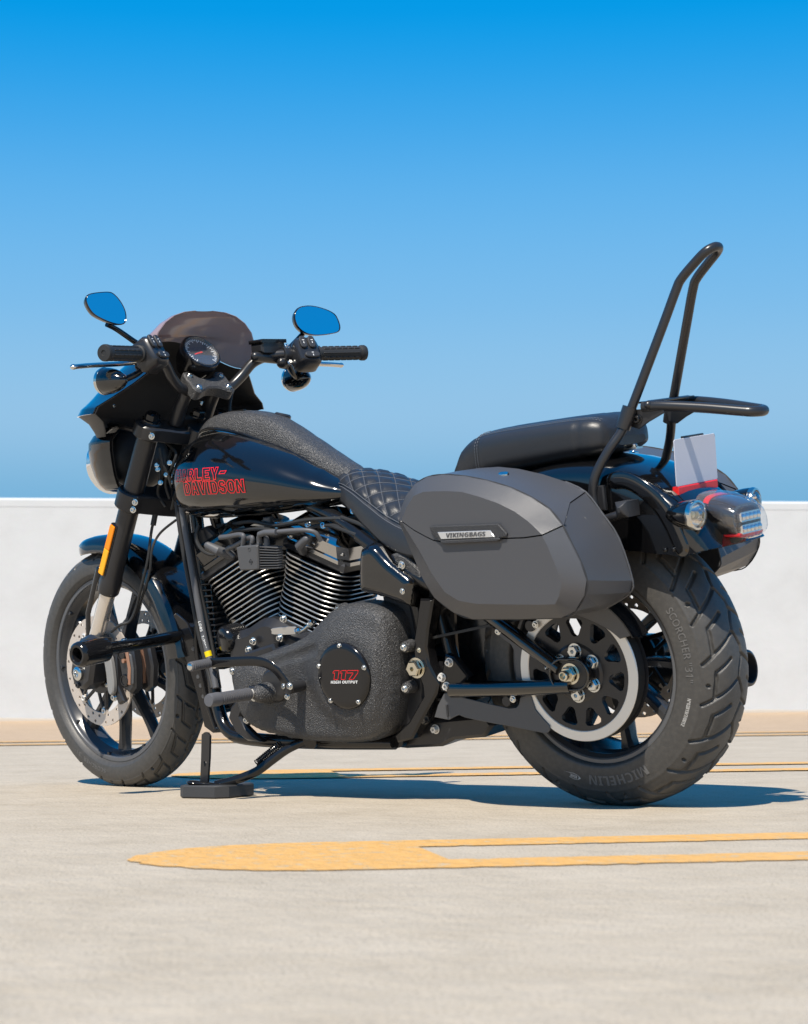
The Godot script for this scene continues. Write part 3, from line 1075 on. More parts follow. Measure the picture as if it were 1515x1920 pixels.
func front_end() -> void:
	var up := Vector3(0.482, 0.876, 0)
	var fwd := Vector3(-0.876, 0.482, 0)
	for s in [1.0, -1.0]:
		var f := group("fork_leg", bike, steered)
		var z: float = 0.115 * s
		put("outer_tube", geo().lathe(pv([0.0215, -0.005, 0.026, -0.006, 0.0295, 0.0, 0.0305, 0.02, 0.0295, 0.04, 0.0275, 0.055, 0.0275, 0.28, 0.0285, 0.282, 0.0285, 0.50, 0.024, 0.505, 0, 0.505]), fork_at(0.553, z), up, 32), mat.satin_black_metal, f)
		put("stanchion", geo().cyl(fork_at(0.405, z), up, 0.0215, 0.20, 28), mat.fork_chrome, f)
		put("top_cap", geo().lathe(pv([0.026, 0, 0.026, 0.014, 0.02, 0.016, 0.02, 0.03, 0.015, 0.034, 0.006, 0.034, 0.006, 0.03, 0, 0.03]), fork_at(0.985, z), up, 12), mat.black_enamel, f, 25)
		# axle foot
		put("axle_foot", geo().prism(pv([-1.618, 0.425, -1.565, 0.44, -1.53, 0.425, -1.555, 0.36, -1.575, 0.305, -1.615, 0.285, -1.655, 0.295, -1.668, 0.335, -1.655, 0.375]), z - 0.030 , z + 0.030, 0.010), mat.satin_black_metal, f)
		put("foot_collar", geo().cyl(fork_at(0.395, z), up, 0.030, 0.03, 28, 0.005), mat.satin_black_metal, f)
		put("axle_end", geo().lathe(pv([0.008, 0.0, 0.017, 0, 0.019, 0.003, 0.019, 0.008, 0.014, 0.012, 0.010, 0.012, 0.009, 0.006, 0, 0.005]), Vector3(-1.62, 0.332, z + 0.030 * s), Vector3(0, 0, s), 20), mat.zinc_bolt, f)
		screw("pinch_bolt", f, Vector3(-1.63, 0.30, z + 0.030 * s), Vector3(0, 0, s), 0.007, 0.006, "satin_black_metal")
		# amber reflector on a backing strip
		var rx := Transform3D(Basis(fwd * -1.0, up, Vector3(0, 0, s) ), fork_at(0.66, 0.1425 * s) + fwd * 0.009)
		if s < 0:
			rx.basis = Basis(fwd, up, Vector3(0, 0, s))
		var rg := geo()
		rg.m = rx
		rg.prism(pv([-0.012, -0.076, 0.012, -0.076, 0.014, -0.073, 0.014, 0.073, 0.012, 0.076, -0.012, 0.076, -0.014, 0.073, -0.014, -0.073]), -0.009, 0.003, 0.002)
		put("reflector_base", rg, mat.black_enamel, f)
		rg = geo()
		rg.m = rx
		rg.prism(pv([-0.0105, 0.003, 0.0105, 0.003, 0.0105, 0.070, 0.008, 0.073, -0.008, 0.073, -0.0105, 0.070]), 0.003, 0.008, 0.0015)
		put("reflector", rg, mat.amber_reflector, f)
		rg = geo()
		rg.m = rx
		rg.prism(pv([-0.0105, 0.002, 0.0105, 0.002, 0.0105, -0.070, 0.008, -0.073, -0.008, -0.073, -0.0105, -0.070]), 0.003, 0.008, 0.0015)
		put("reflector", rg, mat.amber_light, f)
		# guard rod running beside the stanchion
		put("fender_stay", geo().tube(PackedVector3Array([fork_at(0.585, z) + fwd * 0.055 + Vector3(0, 0, 0.006 * s), fork_at(0.47, z) + fwd * 0.052 + Vector3(0, 0, 0.006 * s), fork_at(0.405, z) + fwd * 0.03]), 0.010, 10, true, 0.5, Vector3(0, 0, 1)), mat.black_enamel, f)
	# triple clamps
	var tc := group("triple_clamp", bike, steered)
	for y in [0.795, 0.972]:
		var g := geo()
		var c := Vector3(fork_x(y), y, 0)
		g.m = Transform3D(Basis(Vector3(0, 0, 1), -fwd, up), c)
		var o := PackedVector2Array()
		for i in 13:
			o.append(Vector2(0.115, 0) + Vector2.from_angle(deg_to_rad(-100 + 200.0 * i / 12)) * 0.042)
		for q in [[0.05, 0.062], [0.0, 0.075], [-0.05, 0.062]]:
			o.append(Vector2(q[0], q[1]))
		for i in 13:
			o.append(Vector2(-0.115, 0) + Vector2.from_angle(deg_to_rad(80 + 200.0 * i / 12)) * 0.042)
		for q in [[-0.05, -0.02], [0.05, -0.02]]:
			o.append(Vector2(q[0], q[1]))
		g.prism(o, -0.019 if y > 0.9 else -0.026, 0.019 if y > 0.9 else 0.026, 0.004)
		put("clamp_plate", g, mat.satin_black_metal, tc)
		for s in [1.0, -1.0]:
			for k in ([-0.011, 0.011] if y < 0.9 else [0.0]):
				screw("clamp_bolt", tc, c + Vector3(0, 0, 0.135 * s) - fwd * 0.040 + up * k, Vector3(0.5, 0, s).normalized(), 0.0065, 0.008)
	put("stem_nut", geo().hexnut(Vector3(fork_x(0.985) + 0.055, 1.0, 0), up, 0.017, 0.018), mat.black_enamel, tc, 25)
	put("steering_head", geo().cyl(Vector3(fork_x(0.80) + 0.06, 0.785, 0), up, 0.036, 0.21, 24), mat.satin_black_metal, bike)

	# front fender
	var fd := group("front_fender", bike, steered)
	var rings := []
	var th := 0.003
	for i in 41:
		var a := deg_to_rad(lerpf(112, 6, i / 40.0))
		var u := i / 40.0
		var taper := 1.0 - pow(clampf(1.0 - u / 0.16, 0, 1), 2.2) * 0.75
		var flare := 1.0 + 0.24 * smoothstep(0.35, 1.0, u)
		var ring := PackedVector3Array()
		var dip := -0.03 * (1.0 - taper)
		var prof := [[0.074, -0.046], [0.0735, -0.030], [0.069, -0.016], [0.056, -0.006], [0.036, -0.0015], [0.0, 0.0], [-0.036, -0.0015], [-0.056, -0.006], [-0.069, -0.016], [-0.0735, -0.030], [-0.074, -0.046]]
		for q in prof:
			var r: float = 0.374 + q[1] * (0.35 + 0.65 * taper) * (1.0 + 0.1 * u)
			ring.append(Vector3(-1.615 + cos(a) * r, 0.332 + sin(a) * r + dip * 0.2, q[0] * taper * flare))
		for k in range(prof.size() - 1, -1, -1):
			var q: Array = prof[k]
			var r: float = 0.374 - th + q[1] * (0.35 + 0.65 * taper) * (1.0 + 0.1 * u)
			ring.append(Vector3(-1.615 + cos(a) * r, 0.332 + sin(a) * r + dip * 0.2, (q[0] - signf(q[0]) * th) * taper * flare))
		rings.append(ring)
	put("fender_shell", geo().loft(rings), mat.gloss_black_paint, fd, 35)
	for s in [1.0, -1.0]:
		put("fender_bracket", geo().prism(pv([-1.53, 0.64, -1.47, 0.655, -1.46, 0.62, -1.49, 0.60, -1.52, 0.60]), 0.078 * s, 0.085 * s, 0.0015), mat.black_enamel, fd)

	# brake calipers with bronze bridge and reservoir bits
	for s in [1.0, -1.0]:
		var c := group("brake_caliper", bike, steered)
		put("caliper_body", geo().prism(pv([-1.478, 0.40, -1.435, 0.415, -1.408, 0.398, -1.402, 0.345, -1.408, 0.292, -1.43, 0.275, -1.462, 0.29, -1.468, 0.345]), 0.088 * s, 0.122 * s, 0.007), mat.satin_black_metal, c)
		put("caliper_body", geo().prism(pv([-1.475, 0.395, -1.43, 0.415, -1.40, 0.395, -1.39, 0.345, -1.40, 0.29, -1.43, 0.275, -1.465, 0.29]), 0.045 * s, 0.072 * s, 0.006), mat.satin_black_metal, c)
		put("caliper_bridge", geo().prism(pv([-1.436, 0.392, -1.424, 0.392, -1.417, 0.345, -1.424, 0.30, -1.436, 0.30, -1.429, 0.345]), 0.06 * s, 0.126 * s, 0.003), mat.bronze, c)
		put("caliper_pin", geo().tube(PackedVector3Array([Vector3(-1.44, 0.365, 0.05 * s), Vector3(-1.44, 0.365, 0.13 * s)]), 0.006, 10), mat.bronze, c)
		put("caliper_bracket", geo().prism(pv([-1.56, 0.40, -1.51, 0.415, -1.485, 0.38, -1.49, 0.30, -1.465, 0.255, -1.49, 0.245, -1.52, 0.285, -1.525, 0.35, -1.565, 0.36]), 0.10 * s, 0.118 * s, 0.004), mat.satin_black_metal, c)
		put("speed_sensor", geo().prism(curve2(pv([-1.522, 0.375, -1.505, 0.382, -1.492, 0.372, -1.486, 0.32, -1.489, 0.285, -1.503, 0.272, -1.515, 0.285, -1.517, 0.33]), 3), 0.118 * s, 0.133 * s, 0.003), mat.sensor_grey, c)
		screw("caliper_bolt", c, Vector3(-1.545, 0.385, 0.118 * s), Vector3(0, 0, s), 0.008, 0.008)
		screw("caliper_bolt", c, Vector3(-1.505, 0.265, 0.118 * s), Vector3(0, 0, s), 0.008, 0.008)
		for q in [[-1.447, 0.382], [-1.442, 0.312]]:
			put("piston_cap", geo().lathe(pv([0, 0.004, 0.012, 0.004, 0.0125, 0.006, 0.015, 0.006, 0.017, 0.003, 0.017, -0.004]), Vector3(q[0] - 0.003, q[1], 0.122 * s), Vector3(0, 0, s), 24), mat.black_enamel, c)
		put("caliper_edge", geo().prism(pv([-1.418, 0.385, -1.409, 0.38, -1.403, 0.345, -1.408, 0.305, -1.416, 0.30, -1.412, 0.345]), 0.119 * s, 0.126 * s, 0.002), mat.charcoal_metal, c)
		screw("banjo_bolt", c, Vector3(-1.452, 0.412, 0.11 * s), Vector3(0, 1, 0.3 * s).normalized(), 0.008, 0.012)
	# brake hoses
	put("brake_hose", geo().tube(curve(p3([-1.3308, 0.7586, 0.06, -1.3486, 0.7144, 0.07, -1.3577, 0.6303, 0.085, -1.3876, 0.5602, 0.09, -1.4178, 0.5035, 0.09, -1.4371, 0.4688, 0.1, -1.4608, 0.4603, 0.115, -1.4969, 0.4424, 0.12]), 8), 0.0042, 8), mat.grip_rubber, bike).transform = steered
	put("brake_hose", geo().tube(curve(p3([-1.2945, 0.731, 0.03, -1.3416, 0.6986, 0.05, -1.3489, 0.6578, 0.075, -1.3584, 0.6015, 0.08, -1.3908, 0.5451, 0.08, -1.4373, 0.502, 0.07, -1.473, 0.4726, 0.06]), 8), 0.0036, 8), mat.grip_rubber, bike).transform = steered
	put("brake_hose", geo().tube(curve(p3([-1.1784, 1.1263, -0.17, -1.1964, 1.1109, -0.15, -1.1964, 1.0711, -0.12, -1.1805, 1.0317, -0.09, -1.1646, 0.9811, -0.07]), 6), 0.0045, 8), mat.grip_rubber, bike).transform = steered
	put("hose_clip", geo().tube(p3([-1.337, 0.7492, 0.065, -1.3431, 0.7213, 0.07]), 0.0075, 10), mat.grip_rubber, bike).transform = steered

func cockpit() -> void:
	# ---- fairing: plan curves from the screen's top edge down to the headlight cowl
	var fr := group("headlight_fairing", bike, steered)
	# rows: height, front x, edge x, half width
	var rows := [[1.122, -1.315, -1.185, 0.163, 0.086], [1.09, -1.40, -1.215, 0.200, 0.08], [1.06, -1.455, -1.25, 0.240, 0.05], [1.035, -1.485, -1.27, 0.282], [1.018, -1.495, -1.275, 0.290]]
	var under := [[1.0185, -1.492, -1.275, 0.286], [1.0, -1.505, -1.325, 0.225], [0.98, -1.51, -1.365, 0.19], [0.965, -1.515, -1.40, 0.165]]
	put("wing_underside", fairing_sheet(under, 0.004, 25), mat.matt_black_plastic, fr, 50)
	put("shell", fairing_sheet(rows, 0.004, 25), mat.gloss_black_paint, fr, 50)
	var inner := []
	for r in rows:
		inner.append([r[0], r[1] + 0.0065, r[2] + 0.004, r[3] - 0.006, r[4] if r.size() > 4 else 0.0])
	put("shell_lining", fairing_sheet(inner, 0.001, 25), mat.moulded_black_plastic, fr, 50)
	var scr := [[1.272, -1.165, -1.150, 0.030], [1.268, -1.178, -1.147, 0.070], [1.258, -1.20, -1.146, 0.105], [1.240, -1.23, -1.147, 0.135], [1.215, -1.265, -1.150, 0.158], [1.185, -1.285, -1.155, 0.170, 0.04], [1.155, -1.30, -1.168, 0.170, 0.062], [1.124, -1.31, -1.187, 0.164, 0.084]]
	put("windscreen", fairing_sheet(scr, 0.003, 25), mat.smoked_screen, fr, 60)
	# lower cowl round the lamp
	var low := [[0.975, -1.60, -1.40, 0.130], [0.955, -1.615, -1.41, 0.142], [0.93, -1.62, -1.415, 0.140], [0.90, -1.62, -1.42, 0.134], [0.865, -1.612, -1.43, 0.122], [0.84, -1.60, -1.44, 0.108], [0.825, -1.585, -1.455, 0.09]]
	put("lamp_cowl", fairing_sheet(low, 0.005, 25), mat.black_enamel, fr, 40)
	var inl := []
	for r in low:
		inl.append([r[0], r[1] + 0.008, r[2] + 0.003, r[3] - 0.007])
	put("cowl_lining", fairing_sheet(inl, 0.001, 25), mat.moulded_black_plastic, fr, 50)
	put("cowl_top", geo().loft([plan(0.975, -1.60, -1.40, 0.130, 25), plan(0.985, -1.53, -1.36, 0.14, 25), plan(0.99, -1.51, -1.36, 0.15, 25)], false), mat.gloss_black_paint, fr, 60)
	put("headlight", geo().lathe(pv([0, 0.02, 0.03, 0.05, 0.06, 0.07, 0.078, 0.072, 0.085, 0.06, 0.085, 0.0, 0.05, -0.05, 0, -0.06]), Vector3(-1.54, 0.90, 0), Vector3(-1, 0, 0), 32), mat.reflector_chrome, fr)
	put("lamp_body", geo().ball(Vector3(-1.475, 0.905, 0), Vector3(0.05, 0.085, 0.10), 20, 12), mat.matt_black_plastic, fr)
	for s in [1.0, -1.0]:
		screw("fairing_screw", fr, Vector3(-1.37, 1.045, 0.15 * s), Vector3(1, 0, -0.4 * s).normalized(), 0.004, 0.003)
		put("fairing_stay", geo().tube(PackedVector3Array([Vector3(-1.46, 1.0, 0.10 * s), Vector3(-1.37, 0.985, 0.11 * s), fork_at(0.96, 0.10 * s)]), 0.008, 8), mat.satin_black_metal, fr)

	# ---- handlebar
	var hb := group("handlebar", bike, steered)
	var half := p3([-1.17, 1.066, 0.0, -1.17, 1.067, 0.05, -1.168, 1.073, 0.085, -1.158, 1.100, 0.118, -1.142, 1.135, 0.15, -1.118, 1.15, 0.19, -1.082, 1.151, 0.24, -1.052, 1.149, 0.30, -1.012, 1.147, 0.432])
	var full := PackedVector3Array()
	for i in range(half.size() - 1, 0, -1):
		full.append(half[i])
	for q in half:
		full.append(Vector3(q.x, q.y, -q.z))
	put("bar", geo().tube(curve(full, 6), 0.0138, 16), mat.satin_black_metal, hb)
	for s in [1.0, -1.0]:
		put("riser", geo().tube(PackedVector3Array([Vector3(-1.245, 0.985, 0.048 * s), Vector3(-1.215, 1.03, 0.048 * s), Vector3(-1.19, 1.06, 0.047 * s)]), [0.02, 0.018, 0.017], 18), mat.satin_black_metal, hb)
	# clamp facing the rider
	var cg := geo()
	var face := Vector3(0.72, 0.69, 0)
	var tall := Vector3(-0.69, 0.72, 0)
	var cx := Transform3D(Basis(Vector3(0, 0, -1), tall, face), Vector3(-1.166, 1.072, 0))
	cg.m = cx
	cg.prism(curve2(pv([-0.068, 0.030, -0.056, 0.040, -0.040, 0.036, -0.025, 0.018, 0, 0.012, 0.025, 0.018, 0.040, 0.036, 0.056, 0.040, 0.068, 0.030, 0.068, 0.0, 0.066, -0.030, 0.054, -0.040, 0.036, -0.034, 0.02, -0.026, 0, -0.024, -0.02, -0.026, -0.036, -0.034, -0.054, -0.040, -0.066, -0.030, -0.068, 0.0]), 3), -0.012, 0.022, 0.004)
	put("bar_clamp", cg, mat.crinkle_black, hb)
	for q in [[-0.052, 0.022], [0.052, 0.022], [-0.050, -0.024], [0.050, -0.024]]:
		screw("clamp_bolt", hb, cx * Vector3(q[0], q[1], 0.022), face, 0.0068, 0.006)
	# ---- instrument
	var gg := group("speedometer", bike, steered)
	var gd := Vector3(0.80, 0.60, 0).normalized()
	var gu := Vector3(-0.60, 0.80, 0).normalized()
	var gt := Transform3D(Basis(Vector3(0, 0, -1), gu, gd), Vector3(-1.196, 1.150, 0))
	put("housing", geo().lathe(pv([0, -0.05, 0.035, -0.048, 0.050, -0.02, 0.056, 0.01, 0.0575, 0.022, 0.0555, 0.029, 0.0515, 0.030, 0.0495, 0.024, 0.0, 0.024]), gt.origin, gd, 48), mat.black_enamel, gg)
	put("bezel", geo().lathe(pv([0.0485, 0.0245, 0.0500, 0.0275, 0.0515, 0.0245]), gt.origin, gd, 48, true), mat.bright_steel, gg)
	put("dial", geo().cyl(gt * Vector3(0, 0, 0.0242), gd, 0.0485, 0.0006, 40), mat.dial_face, gg)
	for i in 34:
		var a := deg_to_rad(225 - 270.0 * i / 33)
		var tk := geo()
		tk.m = gt * Transform3D(Basis(Vector3(0, 0, 1), a), Vector3(0, 0, 0.0252))
		tk.box(Vector3(0.0405 if i % 3 == 0 else 0.043, 0, 0), Vector3(0.0105 if i % 3 == 0 else 0.0055, 0.0024, 0.0004))
		put("dial_mark", tk, mat.white_lettering, gg)
	var nd := geo()
	nd.m = gt * Transform3D(Basis(Vector3(0, 0, 1), deg_to_rad(196)), Vector3(0, 0, 0.0262))
	nd.prism(pv([-0.005, -0.0022, 0.026, -0.0014, 0.026, 0.0014, -0.005, 0.0022]), -0.0004, 0.0004)
	put("needle", nd, mat.red_lettering, gg)
	put("needle_cap", geo().cyl(gt * Vector3(0, 0, 0.0255), gd, 0.0035, 0.002, 14), mat.red_plastic, gg)
	put("dial_glass", geo().cyl(gt * Vector3(0, 0, 0.0285), gd, 0.0500, 0.001, 40), mat.clear_lens, gg)

	for s in [1.0, -1.0]:
		hand_controls(s)

# horizontal plan curve of the fairing: an ellipse-like U open to the rear
func plan(y: float, xf: float, xe: float, w: float, n: int, arch := 0.0) -> PackedVector3Array:
	var r := PackedVector3Array()
	for i in n:
		var t := lerpf(-1, 1, i / (n - 1.0))
		var z := w * sin(t * PI / 2)
		var k := 1.0 - pow(absf(cos(t * PI / 2)), 0.85)
		r.append(Vector3(lerpf(xf, xe, k), y + arch * pow(cos(t * PI / 2), 2), z))
	return r

func fairing_sheet(rows: Array, th: float, n: int) -> Geo:
	var outer := []
	var dense := []
	for i in (rows.size() - 1) * 4 + 1:
		var u := i / 4.0
		var k := mini(int(u), rows.size() - 2)
		var f := u - k
		var row := []
		for c in 5:
			var ra: float = rows[k][c] if c < rows[k].size() else 0.0
			var rb: float = rows[k + 1][c] if c < rows[k + 1].size() else 0.0
			row.append(lerpf(ra, rb, f))
		dense.append(row)
	var g := geo()
	# a closed ring for each row: outside forwards, inside back
	for r in dense:
		var a := plan(r[0], r[1], r[2], r[3], n, r[4])
		var b := plan(r[0] - th * 0.1, r[1] + th, r[2] + th * 0.2, r[3] - th, n, r[4])
		b.reverse()
		a.append_array(b)
		outer.append(a)
	# caps are thin strips, so join the outside and inside edges by hand
	g.loft(outer, true, false, false)
	for e in [0, outer.size() - 1]:
		for j in n - 1:
			var o: int = e * n * 2
			g.quad(o + j, o + j + 1, o + 2 * n - 2 - j, o + 2 * n - 1 - j)
	return g

func hand_controls(s: float) -> void:
	var a := Vector3(-1.052, 1.149, 0.30 * s)
	var b := Vector3(-1.012, 1.147, 0.432 * s)
	var d := (b - a).normalized()
	# grip with ribs
	var gp := group("grip", bike, steered)
	var prof := pv([0.014, 0.0, 0.021, 0.0, 0.021, 0.008])
	put("grip_sleeve", geo().lathe(pv([0.0138, -0.006, 0.0215, -0.006, 0.0215, 0.004, 0.0178, 0.006, 0.0178, 0.126, 0.0205, 0.128, 0.0212, 0.132, 0.0212, 0.140, 0.019, 0.144, 0.007, 0.145, 0.006, 0.143, 0, 0.143]), a, d, 28), mat.grip_rubber, gp)
	var side := d.cross(Vector3.UP).normalized()
	for i in 9:
		var an := TAU * i / 9
		var q := side * cos(an) + d.cross(side) * sin(an)
		if i % 3 == 0:
			put("grip_rib", geo().tube(PackedVector3Array([a + d * 0.014 + q * 0.0178, a + d * 0.118 + q * 0.0178]), 0.0025, 6, true), mat.grip_rubber, gp)
		else:
			for k in 6:
				put("grip_rib", geo().tube(PackedVector3Array([a + d * (0.016 + 0.018 * k) + q * 0.0178, a + d * (0.028 + 0.018 * k) + q * 0.0178]), 0.0024, 6, true), mat.grip_rubber, gp)
	# switch housing: rounded block split across the bar
	var sw := group("switch_housing", bike, steered)
	var c := Vector3(-1.062, 1.146, 0.262 * s)
	var back := Vector3(0.86, 0.45, 0.0)
	back = (back - d * back.dot(d)).normalized()
	var up := back.cross(d) * -signf(s)
	if up.y < 0:
		up = -up
	var hx := Transform3D(Basis(d * s, up, back), c)
	if hx.basis.determinant() < 0:
		hx.basis.x = -hx.basis.x
	var g := geo()
	g.m = hx
	g.prism(curve2(pv([-0.036, -0.020, -0.028, -0.040, 0.0, -0.045, 0.026, -0.042, 0.034, -0.026, 0.036, 0.010, 0.030, 0.034, 0.010, 0.041, -0.018, 0.040, -0.032, 0.028]), 4), -0.026, 0.033, 0.010)
	put("housing", g, mat.satin_black_metal, sw, 50)
	for q in [[-0.013, 0.018, 0.016, 0.030], [0.012, 0.018, 0.016, 0.030], [0.004, -0.022, 0.034, 0.015]]:
		g = geo()
		g.m = hx
		g.prism(curve2(pv([q[0] - q[2] / 2, q[1] - q[3] / 2, q[0] + q[2] / 2, q[1] - q[3] / 2, q[0] + q[2] / 2, q[1] + q[3] / 2, q[0] - q[2] / 2, q[1] + q[3] / 2]), 3), 0.033, 0.040, 0.002)
		put("switch_button", g, mat.matt_black_plastic, sw)
		g = geo()
		g.m = hx
		g.box(Vector3(q[0], q[1] + 0.004, 0.0402), Vector3(0.006, 0.0018, 0.0005))
		g.box(Vector3(q[0], q[1] - 0.004, 0.0402), Vector3(0.0018, 0.005, 0.0005))
		put("switch_symbol", g, mat.white_lettering, sw)
	screw("housing_screw", sw, hx * Vector3(-0.024, -0.034, 0.02), back, 0.004, 0.004)
	# lever perch and clamp
	put("clamp_collar", geo().cyl(Vector3(-1.098, 1.15, 0.215 * s), d, 0.023, 0.022, 20), mat.satin_black_metal, sw)
	screw("collar_screw", sw, Vector3(-1.078, 1.128, 0.222 * s), back, 0.005, 0.006)
	screw("collar_screw", sw, Vector3(-1.085, 1.172, 0.222 * s), back, 0.005, 0.006)
	# lever
	var lv := group("clutch_lever" if s > 0 else "brake_lever", bike, steered)
	var lp := p3([-1.115, 1.135, 0.245, -1.135, 1.132, 0.30, -1.138, 1.13, 0.36, -1.128, 1.127, 0.41, -1.122, 1.124, 0.445])
	for i in lp.size():
		lp[i].z *= s
	put("lever_blade", geo().tube(curve(lp, 5), 0.0115, 12, true, 0.55, Vector3(0, 1, 0)), mat.bright_steel, lv)
	put("lever_tip", geo().ball(lp[4] + Vector3(0, 0, 0.004 * s), Vector3(0.008, 0.007, 0.009), 14, 8), mat.bright_steel, lv)
	put("lever_perch", geo().tube(PackedVector3Array([Vector3(-1.10, 1.13, 0.215 * s), Vector3(-1.118, 1.124, 0.25 * s)]), [0.017, 0.012], 12, true), mat.satin_black_metal, lv)
	if s < 0:
		# fluid reservoir in front of the right switches
		var rs := group("master_cylinder", bike, steered)
		put("reservoir", geo().box(Vector3(-1.125, 1.17, -0.19), Vector3(0.05, 0.026, 0.085), 0.006), mat.satin_black_metal, rs)
		put("reservoir_lid", geo().box(Vector3(-1.125, 1.188, -0.19), Vector3(0.055, 0.010, 0.092), 0.003), mat.black_enamel, rs)
		put("cylinder", geo().tube(p3([-1.12, 1.148, -0.14, -1.118, 1.14, -0.24]), 0.014, 14, true), mat.satin_black_metal, rs)
	# mirror
	var mr := group("mirror", bike, steered)
	var out: PackedVector2Array
	if s > 0:
		out = pv([0.4204, 1.2842, 0.4128, 1.2975, 0.3962, 1.303, 0.3685, 1.3063, 0.3425, 1.3068, 0.3285, 1.2991, 0.3153, 1.2821, 0.3073, 1.261, 0.3075, 1.241, 0.3154, 1.2263, 0.3306, 1.2222, 0.3531, 1.226, 0.3783, 1.2349, 0.4029, 1.2478, 0.4157, 1.2646])
	else:
		out = pv([-0.2564, 1.2434, -0.2621, 1.2621, -0.279, 1.2767, -0.3047, 1.2829, -0.3379, 1.2834, -0.3804, 1.2754, -0.411, 1.2627, -0.4212, 1.2452, -0.4231, 1.2247, -0.4138, 1.2115, -0.3893, 1.2055, -0.3493, 1.2008, -0.3102, 1.2006, -0.2818, 1.2077, -0.2622, 1.2233])
	# tilt about its centre so that it looks back and a little up
	var mid := Vector2.ZERO
	for q in out:
		mid += q / out.size()
	var shell := []
	var zup := Basis(Vector3(0, 0, 1), 0.19) * Basis(Vector3.UP, -0.02 * s)
	for l in [[0.35, -0.030], [0.72, -0.024], [0.93, -0.012], [1.0, 0.0], [1.0, 0.004], [0.975, 0.0055], [0.95, 0.004]]:
		var ring := PackedVector3Array()
		for q in curve2(out, 3):
			var e: Vector2 = (q - mid) * l[0]
			ring.append(Vector3(-1.09, mid.y, mid.x) + zup * Vector3(l[1], e.y, e.x))
		shell.append(ring)
	put("mirror_shell", geo().loft(shell, true, true, false), mat.black_enamel, mr, 60)
	var gl := geo()
	var fan := PackedVector3Array()
	for q in curve2(out, 3):
		var e: Vector2 = (q - mid) * 0.955
		fan.append(Vector3(-1.09, mid.y, mid.x) + zup * Vector3(0.0038, e.y, e.x))
	gl.loft([fan, fan], true, false, true)
	put("mirror_glass", gl, mat.mirror_glass, mr)
	var low := Vector3(-1.11, 1.228, mid.x - 0.012 * s)
	put("mirror_stem", geo().tube(curve(PackedVector3Array([Vector3(-1.098, 1.162, 0.235 * s), Vector3(-1.105, 1.185, 0.27 * s), Vector3(-1.112, 1.215, 0.315 * s), low]), 5), [0.0085, 0.0085, 0.008, 0.0078, 0.0075, 0.0072, 0.007, 0.007, 0.007, 0.007, 0.0068, 0.0066, 0.0065, 0.0065, 0.0065, 0.0065], 12), mat.black_enamel, mr)
	# front turn signal: bullet shell, lens towards the front
	turn_signal("turn_signal", Vector3(-1.165, 1.092, 0.315 * s), Vector3(-1, 0.05, 0.12 * s).normalized(), 0.034, steered, PackedVector3Array([Vector3(-1.13, 1.092, 0.29 * s), Vector3(-1.115, 1.105, 0.262 * s), Vector3(-1.105, 1.125, 0.24 * s)]))

func turn_signal(called: String, at: Vector3, d: Vector3, r: float, x: Transform3D, stem: PackedVector3Array) -> void:
	var t := group(called, bike, x)
	put("lamp_shell", geo().lathe(pv([0, -0.066, r * 0.18, -0.064, r * 0.42, -0.056, r * 0.68, -0.042, r * 0.86, -0.026, r * 0.96, -0.010, r, 0.002, r, 0.010, r * 0.93, 0.012]), at, d, 32), mat.gloss_black_paint, t, 60)
	put("lamp_ring", geo().lathe(pv([r * 0.80, 0.010, r * 1.02, 0.008, r * 1.04, 0.013, r * 0.98, 0.019, r * 0.84, 0.020, r * 0.8, 0.016]), at, d, 32, true), mat.bright_steel, t)
	put("reflector_bowl", geo().lathe(pv([0, -0.018, r * 0.4, -0.014, r * 0.7, 0.0, r * 0.84, 0.014]), at, d, 28), mat.reflector_chrome, t)
	put("bulb", geo().ball(at + d * 0.002, Vector3.ONE * r * 0.24, 14, 10), mat.bulb_cream, t)
	put("lamp_lens", geo().lathe(pv([r * 0.84, 0.016, r * 0.6, 0.023, r * 0.3, 0.027, 0, 0.028]), at, d, 28), mat.clear_lens, t)
	put("lamp_stem", geo().tube(curve(stem, 4), 0.0085, 10), mat.black_enamel, t)

const TANK := [[-1.262, 0.832, 0.800, 0.018], [-1.252, 0.880, 0.768, 0.074], [-1.225, 0.915, 0.746, 0.116], [-1.18, 0.943, 0.736, 0.147], [-1.12, 0.962, 0.731, 0.162], [-1.05, 0.958, 0.730, 0.165], [-0.95, 0.930, 0.730, 0.162], [-0.85, 0.890, 0.732, 0.146], [-0.75, 0.838, 0.737, 0.118], [-0.69, 0.805, 0.744, 0.092], [-0.65, 0.784, 0.752, 0.066], [-0.632, 0.774, 0.760, 0.03]]

func tank_z(x: float, y: float) -> float:
	var t := table(TANK, x, 1)
	var b := table(TANK, x, 2)
	var w := table(TANK, x, 3)
	var c := lerpf(b, t, 0.44)
	var k := (y - c) / (t - c) if y > c else (c - y) / (c - b)
	var n := 2.15 if y > c else 2.7
	return w * pow(maxf(1.0 - pow(minf(absf(k), 1.0), n), 0.0), 1.0 / n)

